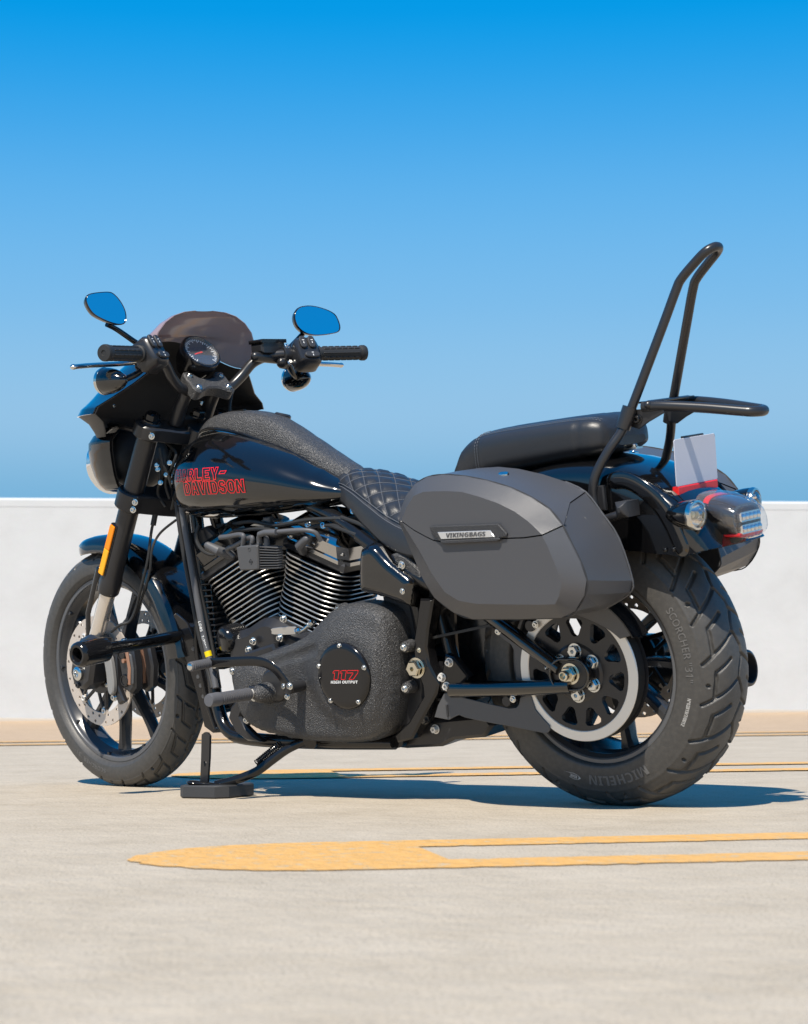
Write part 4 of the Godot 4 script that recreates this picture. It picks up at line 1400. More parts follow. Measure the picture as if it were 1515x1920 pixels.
func tank_and_seats() -> void:
	var tk := group("fuel_tank", bike)
	var rings := []
	for i in 97:
		var x := lerpf(-1.262, -0.632, 0.5 - 0.5 * cos(PI * i / 96.0))
		var t := table(TANK, x, 1)
		var b := table(TANK, x, 2)
		var w := table(TANK, x, 3)
		var c := lerpf(b, t, 0.44)
		var ring := PackedVector3Array()
		for j in 112:
			var a := TAU * j / 112
			var n := 2.15 if sin(a) > 0 else 2.7
			var k := pow(pow(absf(cos(a)), n) + pow(absf(sin(a)), n), -1.0 / n)
			ring.append(Vector3(x, c + k * sin(a) * ((t - c) if sin(a) > 0 else (c - b)), w * k * cos(a)))
		rings.append(ring)
	put("tank_shell", geo().loft(rings), mat.gloss_black_paint, tk, 180)
	# seam lip along the lower edge
	for s in [1.0, -1.0]:
		var lip := PackedVector3Array()
		for i in 25:
			var x := lerpf(-1.235, -0.66, i / 24.0)
			var y := table(TANK, x, 2) + 0.004
			lip.append(Vector3(x, y, tank_z(x, y) * s))
		put("tank_seam", geo().tube(lip, 0.0035, 8), mat.black_enamel, tk)
	# console
	var con := [[-1.178, 0.925, 0.930, 0.050], [-1.165, 0.945, 0.972, 0.056], [-1.13, 0.960, 0.995, 0.060], [-1.08, 0.957, 1.002, 0.062], [-1.0, 0.938, 0.996, 0.061], [-0.93, 0.912, 0.978, 0.057], [-0.88, 0.893, 0.950, 0.054], [-0.84, 0.873, 0.922, 0.053], [-0.78, 0.840, 0.883, 0.052], [-0.70, 0.793, 0.836, 0.047], [-0.655, 0.768, 0.806, 0.042]]
	rings = []
	for i in 61:
		var x := lerpf(-1.178, -0.655, i / 60.0)
		var e := table(con, x, 1)
		var c := table(con, x, 2)
		var w := table(con, x, 3)
		var ring := PackedVector3Array()
		for q in [[-1.0, -0.3], [-1.0, 0.08], [-0.97, 0.30], [-0.86, 0.62], [-0.70, 0.84], [-0.45, 0.95], [0.0, 1.0], [0.45, 0.95], [0.70, 0.84], [0.86, 0.62], [0.97, 0.30], [1.0, 0.08], [1.0, -0.3]]:
			ring.append(Vector3(x, lerpf(e, c, q[1]), w * q[0]))
		rings.append(ring)
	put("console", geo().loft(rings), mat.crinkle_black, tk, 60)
	for s in [1.0, -1.0]:
		var tr := PackedVector3Array()
		for i in 41:
			var x := lerpf(-1.15, -0.66, i / 40.0)
			tr.append(Vector3(x, table(con, x, 1) + 0.003, (table(con, x, 3) + 0.0035) * s))
		put("console_trim", geo().tube(tr, 0.0036, 8), mat.black_enamel, tk)
		var tr2 := PackedVector3Array()
		for p in tr:
			tr2.append(p + Vector3(0, -0.005, 0.004 * s))
		put("console_trim", geo().tube(tr2, 0.0014, 6), mat.bright_steel, tk)
	put("filler_cap", geo().cyl(Vector3(-0.945, 0.962, -0.030), Vector3(0.25, 0.95, -0.2).normalized(), 0.022, 0.02, 24, 0.004), mat.satin_black_metal, tk)
	put("indicator_strip", geo().box(Vector3(-1.06, 1.0015, 0.006), Vector3(0.05, 0.003, 0.012), 0.001), mat.black_enamel, tk)

	# outlined lettering on the left side, two lines; strokes as thin raised paint
	var w1 := "HARLEY-"
	var w2 := "DAVIDSON"
	stroke_word(w1, pv([-1.1671, 0.8378])[0], pv([-0.9736, 0.8343])[0], 0.030, tk)
	stroke_word(w2, pv([-1.1325, 0.8019])[0], pv([-0.9202, 0.7959])[0], 0.033, tk)

	# ---- rider's seat, quilted
	var st := group("rider_seat", bike)
	var rows := [[-0.742, 0.802, 0.775, 0.030], [-0.73, 0.815, 0.768, 0.052], [-0.70, 0.823, 0.757, 0.074], [-0.65, 0.820, 0.735, 0.100], [-0.58, 0.798, 0.690, 0.128], [-0.50, 0.762, 0.640, 0.152], [-0.42, 0.728, 0.615, 0.168], [-0.34, 0.718, 0.62, 0.172], [-0.27, 0.748, 0.66, 0.16], [-0.215, 0.79, 0.70, 0.14]]
	var surf := func(x: float, u: float) -> Vector3:
		var t := table(rows, x, 1)
		var b := table(rows, x, 2)
		var w := table(rows, x, 3)
		var a := u * PI / 2
		var k := pow(pow(absf(cos(a)), 2.6) + pow(absf(sin(a)), 2.6), -1.0 / 2.6)
		return Vector3(x, b + (t - b) * k * cos(a), w * k * sin(a))
	rings = []
	for i in 121:
		var x := lerpf(-0.742, -0.215, i / 120.0)
		var ring := PackedVector3Array()
		for j in 81:
			var u := lerpf(-1, 1, j / 80.0)
			var p: Vector3 = surf.call(x, u)
			var w := table(rows, x, 3)
			var l := u * (w + 0.05)
			var q := 1.0
			for s in [1.0, -1.0]:
				var f := fposmod((x * 1.0 + s * l * 1.0) / 0.052, 1.0)
				q = minf(q, minf(f, 1.0 - f) * 0.052)
			var on := 1.0 - smoothstep(0.62, 0.68, absf(u))
			var edge := minf(absf(absf(u) - 0.66) * (w + 0.05), 0.03)
			var dip := 0.0042 * on * (1.0 - smoothstep(0.0, 0.016, q)) + 0.004 * (1.0 - smoothstep(0.0, 0.006, edge))
			var nrm := Vector3(0, cos(u * PI / 2), sin(u * PI / 2))
			ring.append(p - nrm * dip)
		ring.append(Vector3(x, table(rows, x, 2) - 0.012, table(rows, x, 3) * 0.9))
		ring.append(Vector3(x, table(rows, x, 2) - 0.012, -table(rows, x, 3) * 0.9))
		rings.append(ring)
	put("quilted_cover", geo().loft(rings), mat.seat_vinyl, st, 180)
	# stitching along the quilting and the edge seam
	var thread := geo()
	for s in [1.0, -1.0]:
		for n in range(-24, 2):
			var run := PackedVector3Array()
			for i in 60:
				var l := lerpf(-0.14, 0.14, i / 59.0)
				var x: float = n * 0.052 - s * l
				if x < -0.73 or x > -0.24:
					continue
				var u := l / (table(rows, x, 3) + 0.05)
				if absf(u) < 0.64:
					run.append(surf.call(x, u) + Vector3(0, cos(u * PI / 2), sin(u * PI / 2)) * -0.0034)
			if run.size() > 2:
				thread.tube(run, 0.0007, 4)
		for du in [0.635, 0.69]:
			var run := PackedVector3Array()
			for i in 60:
				var x := lerpf(-0.735, -0.22, i / 59.0)
				run.append(surf.call(x, du * s) + Vector3(0, 0.3, 0.7 * s) * 0.0006)
			thread.tube(run, 0.0008, 4)
	put("stitching", thread, mat.stitch_thread, st).set_meta("kind", "stuff")
	# ---- passenger seat
	var ps := group("passenger_seat", bike)
	var pr := [[-0.325, 0.792, 0.775, 0.080], [-0.318, 0.815, 0.768, 0.092], [-0.29, 0.855, 0.768, 0.104], [-0.25, 0.880, 0.772, 0.110], [-0.18, 0.8895, 0.780, 0.114], [-0.05, 0.895, 0.792, 0.116], [0.03, 0.897, 0.800, 0.114], [0.075, 0.895, 0.804, 0.107], [0.098, 0.886, 0.809, 0.096], [0.112, 0.866, 0.815, 0.08], [0.118, 0.842, 0.822, 0.058]]
	rings = []
	for i in 61:
		var x := lerpf(-0.325, 0.118, 0.5 - 0.5 * cos(PI * i / 60.0))
		var t := table(pr, x, 1)
		var b := table(pr, x, 2)
		var w := table(pr, x, 3)
		var ring := PackedVector3Array()
		var c := lerpf(b, t, 0.45)
		for j in 56:
			var a := TAU * j / 56
			var n := 3.6
			var k := pow(pow(absf(cos(a)), n) + pow(absf(sin(a)), n), -1.0 / n)
			var y := c + k * sin(a) * ((t - c) if sin(a) > 0 else (c - b))
			var z := w * k * cos(a)
			# seam dent along the shoulder and two rows of stitched panels
			var dent := 0.003 * exp(-pow((sin(a) - 0.80) / 0.05, 2)) if sin(a) > 0 else 0.0
			for sx in [-0.235, 0.045]:
				dent = maxf(dent, 0.0028 * exp(-pow((x - sx) / 0.004, 2)))
			if sin(a) > 0.85:
				for sgn in [1.0, -1.0]:
					var f := fposmod((x + sgn * z * 0.8) / 0.07, 1.0)
					dent = maxf(dent, 0.002 * exp(-pow(minf(f, 1 - f) * 0.07 / 0.005, 2)))
			ring.append(Vector3(x, y - dent * sin(a), z - dent * cos(a)))
		rings.append(ring)
	put("cushion", geo().loft(rings), mat.seat_vinyl, ps, 180)
	var th2 := geo()
	for s in [1.0, -1.0]:
		for lvl in [0.775, 0.725]:
			var run := PackedVector3Array()
			for i in 50:
				var x := lerpf(-0.24, 0.095, i / 49.0)
				var t := table(pr, x, 1)
				var b := table(pr, x, 2)
				var c := lerpf(b, t, 0.45)
				var a := asin(lvl)
				var k := pow(pow(absf(cos(a)), 3.6) + pow(absf(sin(a)), 3.6), -1.0 / 3.6)
				run.append(Vector3(x, c + k * lvl * (t - c), (table(pr, x, 3) * k * cos(a) + 0.0003) * s))
			# separate stitches
			for i in run.size() - 1:
				th2.tube(PackedVector3Array([run[i], run[i].lerp(run[i + 1], 0.6)]), 0.0009, 4)
		for sx in [-0.2385, -0.2315]:
			var x: float = sx
			for i in 16:
				var a := lerpf(-0.5, 1.1, i / 15.0)
				var a2 := a + 0.06
				var seg := PackedVector3Array()
				for q in [a, a2]:
					var t := table(pr, x, 1)
					var b := table(pr, x, 2)
					var c := lerpf(b, t, 0.45)
					var k := pow(pow(absf(cos(q)), 3.6) + pow(absf(sin(q)), 3.6), -1.0 / 3.6)
					seg.append(Vector3(x, c + k * sin(q) * ((t - c) if sin(q) > 0 else (c - b)) + 0.0003, (table(pr, x, 3) * k * cos(q) + 0.0006) * s))
				th2.tube(seg, 0.0009, 4)
	put("stitching", th2, mat.stitch_thread, ps).set_meta("kind", "stuff")
	put("seat_tab", geo().box(Vector3(0.115, 0.812, 0.0), Vector3(0.04, 0.004, 0.03), 0.001), mat.bright_steel, ps)
	screw("seat_screw", ps, Vector3(0.122, 0.814, 0.0), Vector3.UP, 0.007, 0.007)

# block letter outlines on a 10 x 14 grid
const GLYPHS := {
	"H": [[0, 0, 3.6, 0, 3.6, 5.4, 6.4, 5.4, 6.4, 0, 10, 0, 10, 14, 6.4, 14, 6.4, 8.4, 3.6, 8.4, 3.6, 14, 0, 14]],
	"A": [[0, 0, 3.2, 0, 3.8, 3.0, 6.2, 3.0, 6.8, 0, 10, 0, 6.9, 14, 3.1, 14], [4.3, 5.6, 5.7, 5.6, 5, 9.6]],
	"R": [[0, 0, 3.4, 0, 3.4, 4.8, 4.2, 4.8, 6.6, 0, 10, 0, 7.4, 5.6, 9.2, 7.4, 9.2, 11.8, 7.2, 14, 0, 14], [3.4, 7.4, 5.2, 7.4, 5.9, 8.2, 5.9, 10.6, 5.2, 11.4, 3.4, 11.4]],
	"L": [[0, 0, 9.4, 0, 9.4, 3.2, 3.5, 3.2, 3.5, 14, 0, 14]],
	"E": [[0, 0, 9.6, 0, 9.6, 3.0, 3.5, 3.0, 3.5, 5.5, 8.2, 5.5, 8.2, 8.3, 3.5, 8.3, 3.5, 11.0, 9.6, 11.0, 9.6, 14, 0, 14]],
	"Y": [[3.3, 0, 6.7, 0, 6.7, 5.2, 10, 14, 6.6, 14, 5, 9.0, 3.4, 14, 0, 14, 3.3, 5.2]],
	"-": [[0, 6.2, 7.6, 6.2, 9.6, 9.2, 2.0, 9.2]],
	"D": [[0, 0, 6.6, 0, 9.6, 3, 9.6, 11, 6.6, 14, 0, 14], [3.4, 2.9, 5.4, 2.9, 6.2, 4, 6.2, 10, 5.4, 11.1, 3.4, 11.1]],
	"V": [[3.2, 0, 6.8, 0, 10, 14, 6.7, 14, 5, 5.2, 3.3, 14, 0, 14]],
	"I": [[3.2, 0, 6.8, 0, 6.8, 14, 3.2, 14]],
	"S": [[0.4, 2.2, 2.6, 0, 7.4, 0, 9.6, 2.2, 9.6, 6.2, 7.6, 8.2, 3.9, 9.0, 3.9, 11.0, 6.1, 11.0, 6.1, 9.7, 9.4, 9.7, 9.4, 11.8, 7.2, 14, 2.8, 14, 0.6, 11.8, 0.6, 8.0, 2.6, 6.2, 6.2, 5.2, 6.2, 3.0, 3.8, 3.0, 3.8, 4.6, 0.4, 4.6]],
	"O": [[0, 3, 2.8, 0, 7.2, 0, 10, 3, 10, 11, 7.2, 14, 2.8, 14, 0, 11], [3.5, 4, 4.2, 3, 5.8, 3, 6.5, 4, 6.5, 10, 5.8, 11, 4.2, 11, 3.5, 10]],
	"N": [[0, 0, 3.2, 0, 3.2, 8.0, 6.8, 0, 10, 0, 10, 14, 6.8, 14, 6.8, 6.0, 3.2, 14, 0, 14]],
}

func stroke_word(word: String, p0: Vector2, p1: Vector2, h: float, parent: Node) -> void:
	var along := (p1 - p0)
	var total := 0.0
	for ch in word:
		total += 5.0 if ch == "I" else 11.3
	var k := along.length() / total
	var dir := along.normalized()
	var x := 0.0
	for ch in word:
		var g := geo()
		for loop in GLYPHS[ch]:
			var pts := PackedVector2Array()
			for i in range(0, loop.size(), 2):
				var gx: float = loop[i] - (3.0 if ch == "I" else 0.0)
				pts.append(p0 + dir * (x + gx) * k + Vector2(-0.03, 1.0) * loop[i + 1] / 14.0 * h)
			var n := pts.size()
			for i in n:
				var a := pts[i]
				var b := pts[(i + 1) % n]
				var e := (b - a).normalized() * 0.0009
				var o := Vector2(-e.y, e.x)
				var steps := maxi(1, int(a.distance_to(b) / 0.006))
				for s in steps:
					var u := a.lerp(b, float(s) / steps) - (e if s == 0 else Vector2.ZERO)
					var v := a.lerp(b, float(s + 1) / steps) + (e if s == steps - 1 else Vector2.ZERO)
					var id := []
					for q in [u - o, v - o, v + o, u + o]:
						id.append(g.add(Vector3(q.x, q.y, tank_z(q.x, q.y) + 0.0018)))
					g.quad(id[0], id[1], id[2], id[3])
		x += 5.0 if ch == "I" else 11.3
		put("letter", g, mat.red_lettering, parent, 60)

func saddlebag(s: float) -> void:
	var bag := group("saddlebag", bike)
	var rim := pv([-0.2719, 0.7103, -0.2608, 0.7412, -0.2433, 0.7668, -0.2148, 0.7912, -0.1775, 0.8045, -0.1353, 0.8062, -0.0788, 0.799, -0.0187, 0.7849, 0.0398, 0.7661, 0.0911, 0.7417, 0.1332, 0.7142, 0.1609, 0.6781, 0.1769, 0.6423, 0.1952, 0.6017, 0.2057, 0.5615, 0.1964, 0.5309, 0.1685, 0.4985, 0.1322, 0.4856, 0.029, 0.4855, -0.0996, 0.4887, -0.1492, 0.5048, -0.1969, 0.5389, -0.2231, 0.582, -0.2468, 0.644, -0.2662, 0.6958])
	var panel := pv([-0.2417, 0.7126, -0.2243, 0.7424, -0.2008, 0.7661, -0.1745, 0.7736, -0.1426, 0.773, -0.1082, 0.7712, -0.0689, 0.7669, -0.0256, 0.7541, 0.0221, 0.7372, 0.0632, 0.7169, 0.0953, 0.6941, 0.1262, 0.6636, 0.1365, 0.6409, 0.15, 0.6027, 0.1622, 0.5624, 0.1515, 0.534, 0.1398, 0.518, 0.1066, 0.5181, 0.0254, 0.5209, -0.0633, 0.5249, -0.1105, 0.5332, -0.1451, 0.5527, -0.1742, 0.5931, -0.2041, 0.6501, -0.2353, 0.6997])
	var inner := pv([-0.3733, 0.7103, -0.3654, 0.7345, -0.3545, 0.7535, -0.3288, 0.7812, -0.2927, 0.7973, -0.2371, 0.8031, -0.1739, 0.8058, -0.1182, 0.8047, -0.0671, 0.7968, -0.0026, 0.78, 0.0563, 0.7592, 0.1055, 0.7337, 0.1417, 0.6855, 0.1775, 0.6286, 0.2005, 0.5362, 0.1909, 0.5113, 0.1642, 0.4952, 0.1201, 0.4767, 0.011, 0.468, -0.1318, 0.4717, -0.1944, 0.4879, -0.2381, 0.5183, -0.268, 0.5631, -0.3076, 0.6283, -0.3432, 0.6816])
	var n := rim.size()
	var mid := PackedVector2Array()
	for i in n:
		mid.append(rim[i].lerp(inner[i], 0.5))
	mid[11] = pv([0.126, 0.7187])[0]
	# seam between lid and body across the face, front to back
	var seam := pv([-0.2405, 0.7073, -0.2108, 0.6917, -0.1807, 0.6762, -0.1605, 0.6669, -0.139, 0.6631, -0.0874, 0.6628, -0.031, 0.6623, 0.0245, 0.6618, 0.079, 0.6605, 0.1286, 0.6607])
	var rings := [[panel, 0.402], [rim, 0.375], [rim, 0.368], [mid, 0.285], [inner, 0.19]]
	for part in 2:
		var ids := range(0, 12) if part == 0 else range(11, n) + [0]
		var g := geo()
		var gap := 0.0015 if part == 0 else -0.0015
		var strips := []
		for r in rings:
			var st := PackedVector3Array()
			for i in ids:
				var q: Vector2 = r[0][i]
				if i == 0 or i == 11:
					q.y += gap
				st.append(Vector3(q.x, q.y, r[1]))
			strips.append(st)
		# inside lip so that the joint reads as a groove
		g.loft(strips, false)
		var base := strips[strips.size() - 1].duplicate() as PackedVector3Array
		var deep := PackedVector3Array()
		for p in base:
			deep.append(Vector3(p.x, p.y, 0.186))
		# face: panel points along the outline, then back along the seam
		var face := PackedVector2Array()
		for i in ids:
			face.append(Vector2(strips[0][ids.find(i)].x, strips[0][ids.find(i)].y) if i != 0 or part == 0 else Vector2(panel[0].x, panel[0].y + gap))
		var back := seam.duplicate()
		if part == 0:
			back.reverse()
		for q in back.slice(1, back.size() - 1):
			face.append(Vector2(q.x, q.y + gap))
		var o := g.v.size()
		for q in face:
			g.add(Vector3(q.x, q.y, 0.402))
		for i in Geometry2D.triangulate_polygon(face):
			g.t.append(o + i)
		# lip walls going in along the seam
		var l0 := PackedVector3Array()
		var l1 := PackedVector3Array()
		var chain := PackedVector2Array()
		chain.append(Vector2(rim[0].x, rim[0].y + gap))
		chain.append(Vector2(panel[0].x, panel[0].y + gap))
		for q in seam.slice(1, seam.size() - 1):
			chain.append(Vector2(q.x, q.y + gap))
		chain.append(Vector2(panel[11].x, panel[11].y + gap))
		chain.append(Vector2(rim[11].x, rim[11].y + gap))
		for i in chain.size():
			var zz := 0.372 if i == 0 or i == chain.size() - 1 else 0.402
			l0.append(Vector3(chain[i].x, chain[i].y, zz))
			l1.append(Vector3(chain[i].x, chain[i].y, zz - 0.014))
		g.loft([l0, l1], false)
		if s < 0:
			g.mirror()
		put("lid" if part == 0 else "body", g, mat.bag_shell, bag, 26)
	# inner wall and dark backing behind the joint
	var bk := geo()
	var ir := Geo.inset(inner, 0.0005)
	bk.prism(ir, 0.187, 0.191)
	bk.prism(Geo.inset(rim, 0.022), 0.31, 0.364)
	if s < 0:
		bk.mirror()
	put("inner_shell", bk, mat.moulded_black_plastic, bag)
	# piping on the outer edge
	var pipe := PackedVector3Array()
	for i in n:
		pipe.append(Vector3(rim[i].x, rim[i].y, 0.3715 * 1.0))
	pipe = curve(pipe, 3, true)
	pipe.append(pipe[0])
	for i in pipe.size():
		pipe[i].z *= s
	put("edge_piping", geo().tube(pipe, 0.0016, 6), mat.moulded_black_plastic, bag)
	var pipe2 := PackedVector3Array()
	for i in range(10, 18):
		pipe2.append(Vector3(inner[i].x, inner[i].y, 0.19 * s))
	put("edge_piping", geo().tube(curve(pipe2, 3), 0.002, 6), mat.bag_shell, bag)
	# latch: textured base, bright name strip, lower lip
	var lt := geo()
	lt.prism(pv([-0.163, 0.6981, 0.0217, 0.6941, 0.0402, 0.6725, 0.0382, 0.6654, 0.0157, 0.662, -0.1378, 0.6637, -0.1574, 0.6808]), 0.400, 0.4085, 0.002)
	put("latch_base", lt if s > 0 else lt.mirror(), mat.bag_latch, bag)
	lt = geo().prism(pv([-0.1404, 0.6845, 0.0002, 0.6813, 0.0103, 0.6664, -0.1328, 0.669]), 0.407, 0.4105, 0.0007)
	put("name_strip", lt if s > 0 else lt.mirror(), mat.latch_silver, bag)
	lt = geo().prism(pv([-0.1355, 0.6663, 0.0205, 0.6645, 0.0228, 0.6612, 0.0167, 0.6566, -0.1264, 0.6576, -0.134, 0.6607]), 0.398, 0.4115, 0.002)
	put("latch_lip", lt if s > 0 else lt.mirror(), mat.bag_latch, bag)
	if s > 0:
		var nm := letters("VIKINGBAGS", 0.0095, 0.0012, 800)
		var a := p3([-0.0637, 0.6752, 0.4112])[0]
		var b := p3([-0.0077, 0.6742, 0.4112])[0]
		var dx := (b - a).normalized()
		nm.move(Transform3D(Basis(dx * 1.32, Vector3(-dx.y + 0.18 * dx.x, dx.x, 0), Vector3(0, 0, 1)), p3([-0.0648, 0.6753, 0.4112])[0]))
		put("name_lettering", nm, mat.charcoal_metal, bag)
	var lock := p3([-0.0498, 0.7966, 0.27])[0]
	lock.z *= s
	lock.y -= 0.005
	put("key_lock", geo().lathe(pv([0, 0.002, 0.006, 0.002, 0.008, 0.003, 0.011, 0.0025, 0.0125, 0.0, 0.0125, -0.01]), lock, Vector3(0.12, 0.97, 0.2 * s).normalized(), 24), mat.bright_steel, bag)
	# mounting arm between bag and frame
	put("mount_arm", geo().box(Vector3(0.192, 0.690, 0.166 * s), Vector3(0.030, 0.034, 0.072), 0.012), mat.matt_black_plastic, bag, 60)
	put("mount_rail", geo().tube(PackedVector3Array([Vector3(-0.16, 0.60, 0.165 * s), Vector3(0.0, 0.64, 0.165 * s), Vector3(0.20, 0.685, 0.165 * s)]), 0.010, 10), mat.satin_black_metal, bag)
	put("mount_arm", geo().tube(PackedVector3Array([Vector3(-0.12, 0.60, 0.205 * s), Vector3(-0.12, 0.60, 0.13 * s)]), 0.014, 12), mat.satin_black_metal, bag)

func chassis() -> void:
	var fr := group("frame", bike)
	# down tubes, cradle rails, backbone
	for s in [1.0, -1.0]:
		put("down_tube", geo().tube(curve(p3([-1.235, 0.84, 0.02 * s, -1.225, 0.74, 0.035 * s, -1.205, 0.55, 0.055 * s, -1.185, 0.36, 0.085 * s, -1.165, 0.24, 0.10 * s, -1.12, 0.18, 0.115 * s, -1.03, 0.162, 0.12 * s, -0.80, 0.158, 0.125 * s, -0.56, 0.162, 0.13 * s]), 5), 0.0175, 14), mat.black_enamel, fr)
		put("backbone", geo().tube(curve(p3([-1.22, 0.90, 0.02 * s, -1.0, 0.82, 0.045 * s, -0.75, 0.73, 0.075 * s, -0.60, 0.66, 0.11 * s, -0.47, 0.56, 0.125 * s, -0.44, 0.42, 0.125 * s]), 5), 0.0175, 12), mat.black_enamel, fr)
		# cast section round the swingarm pivot
		put("pivot_casting", geo().prism(pv([-0.4122, 0.5111, -0.3711, 0.5098, -0.3973, 0.4373, -0.4079, 0.3971, -0.4059, 0.3552, -0.3838, 0.3107, -0.3937, 0.2854, -0.4555, 0.2113, -0.4832, 0.1764, -0.5303, 0.1668, -0.5375, 0.1848, -0.4868, 0.2188, -0.4343, 0.2804, -0.4338, 0.3059, -0.4516, 0.3493, -0.4465, 0.4066]), 0.118 * s, 0.158 * s, 0.005), mat.black_enamel, fr)
		put("pivot_nut", geo().hexnut(Vector3(-0.443, 0.348, 0.158 * s), Vector3(0, 0, s), 0.019, 0.02, 0.006), mat.gold_zinc, fr, 25)
		put("rear_frame_tube", geo().tube(curve(p3([-0.60, 0.665, 0.125 * s, -0.48, 0.60, 0.145 * s, -0.36, 0.535, 0.15 * s, -0.22, 0.50, 0.14 * s]), 5), 0.017, 14), mat.black_enamel, fr)
	screw("frame_screw", fr, p3([-0.4299, 0.3898, 0.158])[0], Vector3(0, 0, 1), 0.0045, 0.004, "gold_zinc")
	put("cross_member", geo().tube(p3([-1.165, 0.235, 0.10, -1.165, 0.235, -0.10]), 0.014, 12), mat.black_enamel, fr)
	put("cross_member", geo().tube(p3([-0.55, 0.165, 0.13, -0.55, 0.165, -0.13]), 0.016, 12), mat.black_enamel, fr)
	put("rail_brace", geo().prism(pv([-0.8442, 0.1845, -0.692, 0.186, -0.683, 0.1782, -0.685, 0.1649, -0.6995, 0.1594, -0.848, 0.1601]), 0.128, 0.145, 0.003), mat.satin_black_metal, fr)
	# front stay with drilled holes, beside the down tubes
	put("drilled_stay", drilled(pv([-1.2832, 0.4905, -1.2442, 0.464, -1.2161, 0.397, -1.1999, 0.3304, -1.1897, 0.2513, -1.186, 0.2033, -1.1191, 0.1897, -1.129, 0.1756, -1.1989, 0.1721, -1.2272, 0.1888, -1.24, 0.2768, -1.2581, 0.3451, -1.2817, 0.4051, -1.3101, 0.4727]), 0.090, 0.097), mat.black_enamel, fr)
	for p in p3([-1.2329, 0.3963, 0.098, -1.2125, 0.331, 0.098, -1.2074, 0.2914, 0.098, -1.2275, 0.3227, 0.098, -1.2218, 0.2986, 0.098, -1.2004, 0.2632, 0.098, -1.2167, 0.2702, 0.098]):
		put("stay_hole", geo().lathe(pv([0, 0, 0.006, 0, 0.0062, 0.0008]), p, Vector3(0, 0, 1), 12), mat.charcoal_metal, fr)
	put("stay_brace", geo().tube(p3([-1.2135, 0.4542, 0.1, -1.2186, 0.3767, 0.1, -1.1992, 0.2353, 0.1, -1.1823, 0.1845, 0.1, -1.1247, 0.1851, 0.1]), 0.007, 10), mat.black_enamel, fr)
	# lower front cradle bracket and peg support
	put("peg_bracket", geo().prism(pv([-1.0215, 0.2773, -0.9717, 0.2882, -0.967, 0.2719, -1.0032, 0.2527, -1.0179, 0.2307, -1.0038, 0.2034, -0.9778, 0.1818, -0.9511, 0.1658, -1.0058, 0.1678, -1.0432, 0.1893, -1.0634, 0.2264, -1.0514, 0.254]), 0.15, 0.175, 0.006), mat.satin_black_metal, fr)
	# radiator-like oil cooler slats between the tubes
	var oc := group("oil_cooler", bike)
	put("cooler_core", geo().box(Vector3(-1.205, 0.46, 0.0), Vector3(0.03, 0.26, 0.08), 0.004), mat.moulded_black_plastic, oc)
	for i in 16:
		put("cooler_fin", geo().box(Vector3(-1.185, 0.345 + i * 0.0155, 0.035), Vector3(0.05, 0.004, 0.09), 0.001), mat.satin_black_metal, oc)
	# cables and hoses at the front
	var cb := group("cable_bundle", bike)
	put("cable", geo().tube(curve(p3([-1.2261, 0.8343, 0.1, -1.2173, 0.7578, 0.11, -1.2077, 0.6458, 0.115, -1.1923, 0.5339, 0.12, -1.1785, 0.4363, 0.125, -1.1585, 0.353, 0.13, -1.1387, 0.2988, 0.14]), 6), 0.0062, 10), mat.grip_rubber, cb)
	put("clutch_cable", geo().tube(curve(p3([-1.2083, 0.8471, 0.1, -1.1999, 0.7567, 0.11, -1.1792, 0.5894, 0.12, -1.1578, 0.4507, 0.13, -1.144, 0.3885, 0.135, -1.1314, 0.3544, 0.14, -1.1155, 0.3005, 0.15]), 6), 0.0085, 10), mat.plug_cable, cb)
	put("cable", geo().tube(curve(p3([-1.2051, 0.7268, 0.09, -1.1821, 0.5727, 0.1, -1.1644, 0.4461, 0.1, -1.1457, 0.3494, 0.11, -1.1316, 0.2951, 0.12]), 6), 0.005, 10), mat.grip_rubber, cb)
	for w in [p3([-1.2736, 0.9282, 0.09, -1.269, 0.8855, 0.09, -1.2626, 0.8418, 0.08, -1.264, 0.7985, 0.07, -1.2879, 0.7634, 0.06]), p3([-1.288, 0.94, 0.05, -1.2473, 0.9094, 0.06, -1.264, 0.8692, 0.07, -1.2896, 0.8356, 0.07, -1.291, 0.792, 0.06]), p3([-1.2964, 0.9008, 0.08, -1.2969, 0.8512, 0.08, -1.3221, 0.8093, 0.07, -1.3105, 0.7719, 0.06]), p3([-1.2911, 0.9215, 0.03, -1.2999, 0.8699, 0.05, -1.2805, 0.8188, 0.05, -1.2664, 0.761, 0.05])]:
		put("cable", geo().tube(curve(w, 6), 0.0042, 8), mat.grip_rubber, cb)
	for p in p3([-1.2982, 0.8844, 0.085, -1.2922, 0.8372, 0.085, -1.25, 0.8865, 0.085, -1.267, 0.8567, 0.085, -1.2961, 0.8729, 0.085]):
		screw("clip_screw", cb, p, Vector3(0.5, 0.2, 0.8).normalized(), 0.005, 0.006)
	put("yellow_tag", geo().tube(p3([-1.145, 0.3941, 0.135, -1.1416, 0.3801, 0.135]), 0.0095, 12), mat.yellow_tape, cb)
	put("cable_end", geo().tube(p3([-1.1356, 0.3753, 0.14, -1.1304, 0.3377, 0.14, -1.1261, 0.3057, 0.14]), 0.005, 10), mat.brushed_alloy, cb)
	var up := Vector3(-0.05, 0.99, 0)
	var tx := letters("LO85   1:2000   0", 0.009, 0.0004, 600)
	var ta := p3([-1.1599, 0.4926, 0.1305])[0]
	var tb := p3([-1.1404, 0.3668, 0.1305])[0]
	var td := (tb - ta).normalized()
	tx.move(Transform3D(Basis(td * 0.95, Vector3(td.y * -1, td.x, 0), Vector3(0, 0, 1)), (ta + tb) / 2 + Vector3(0, 0, 0.0095)))
	put("cable_print", tx, mat.white_lettering, cb)

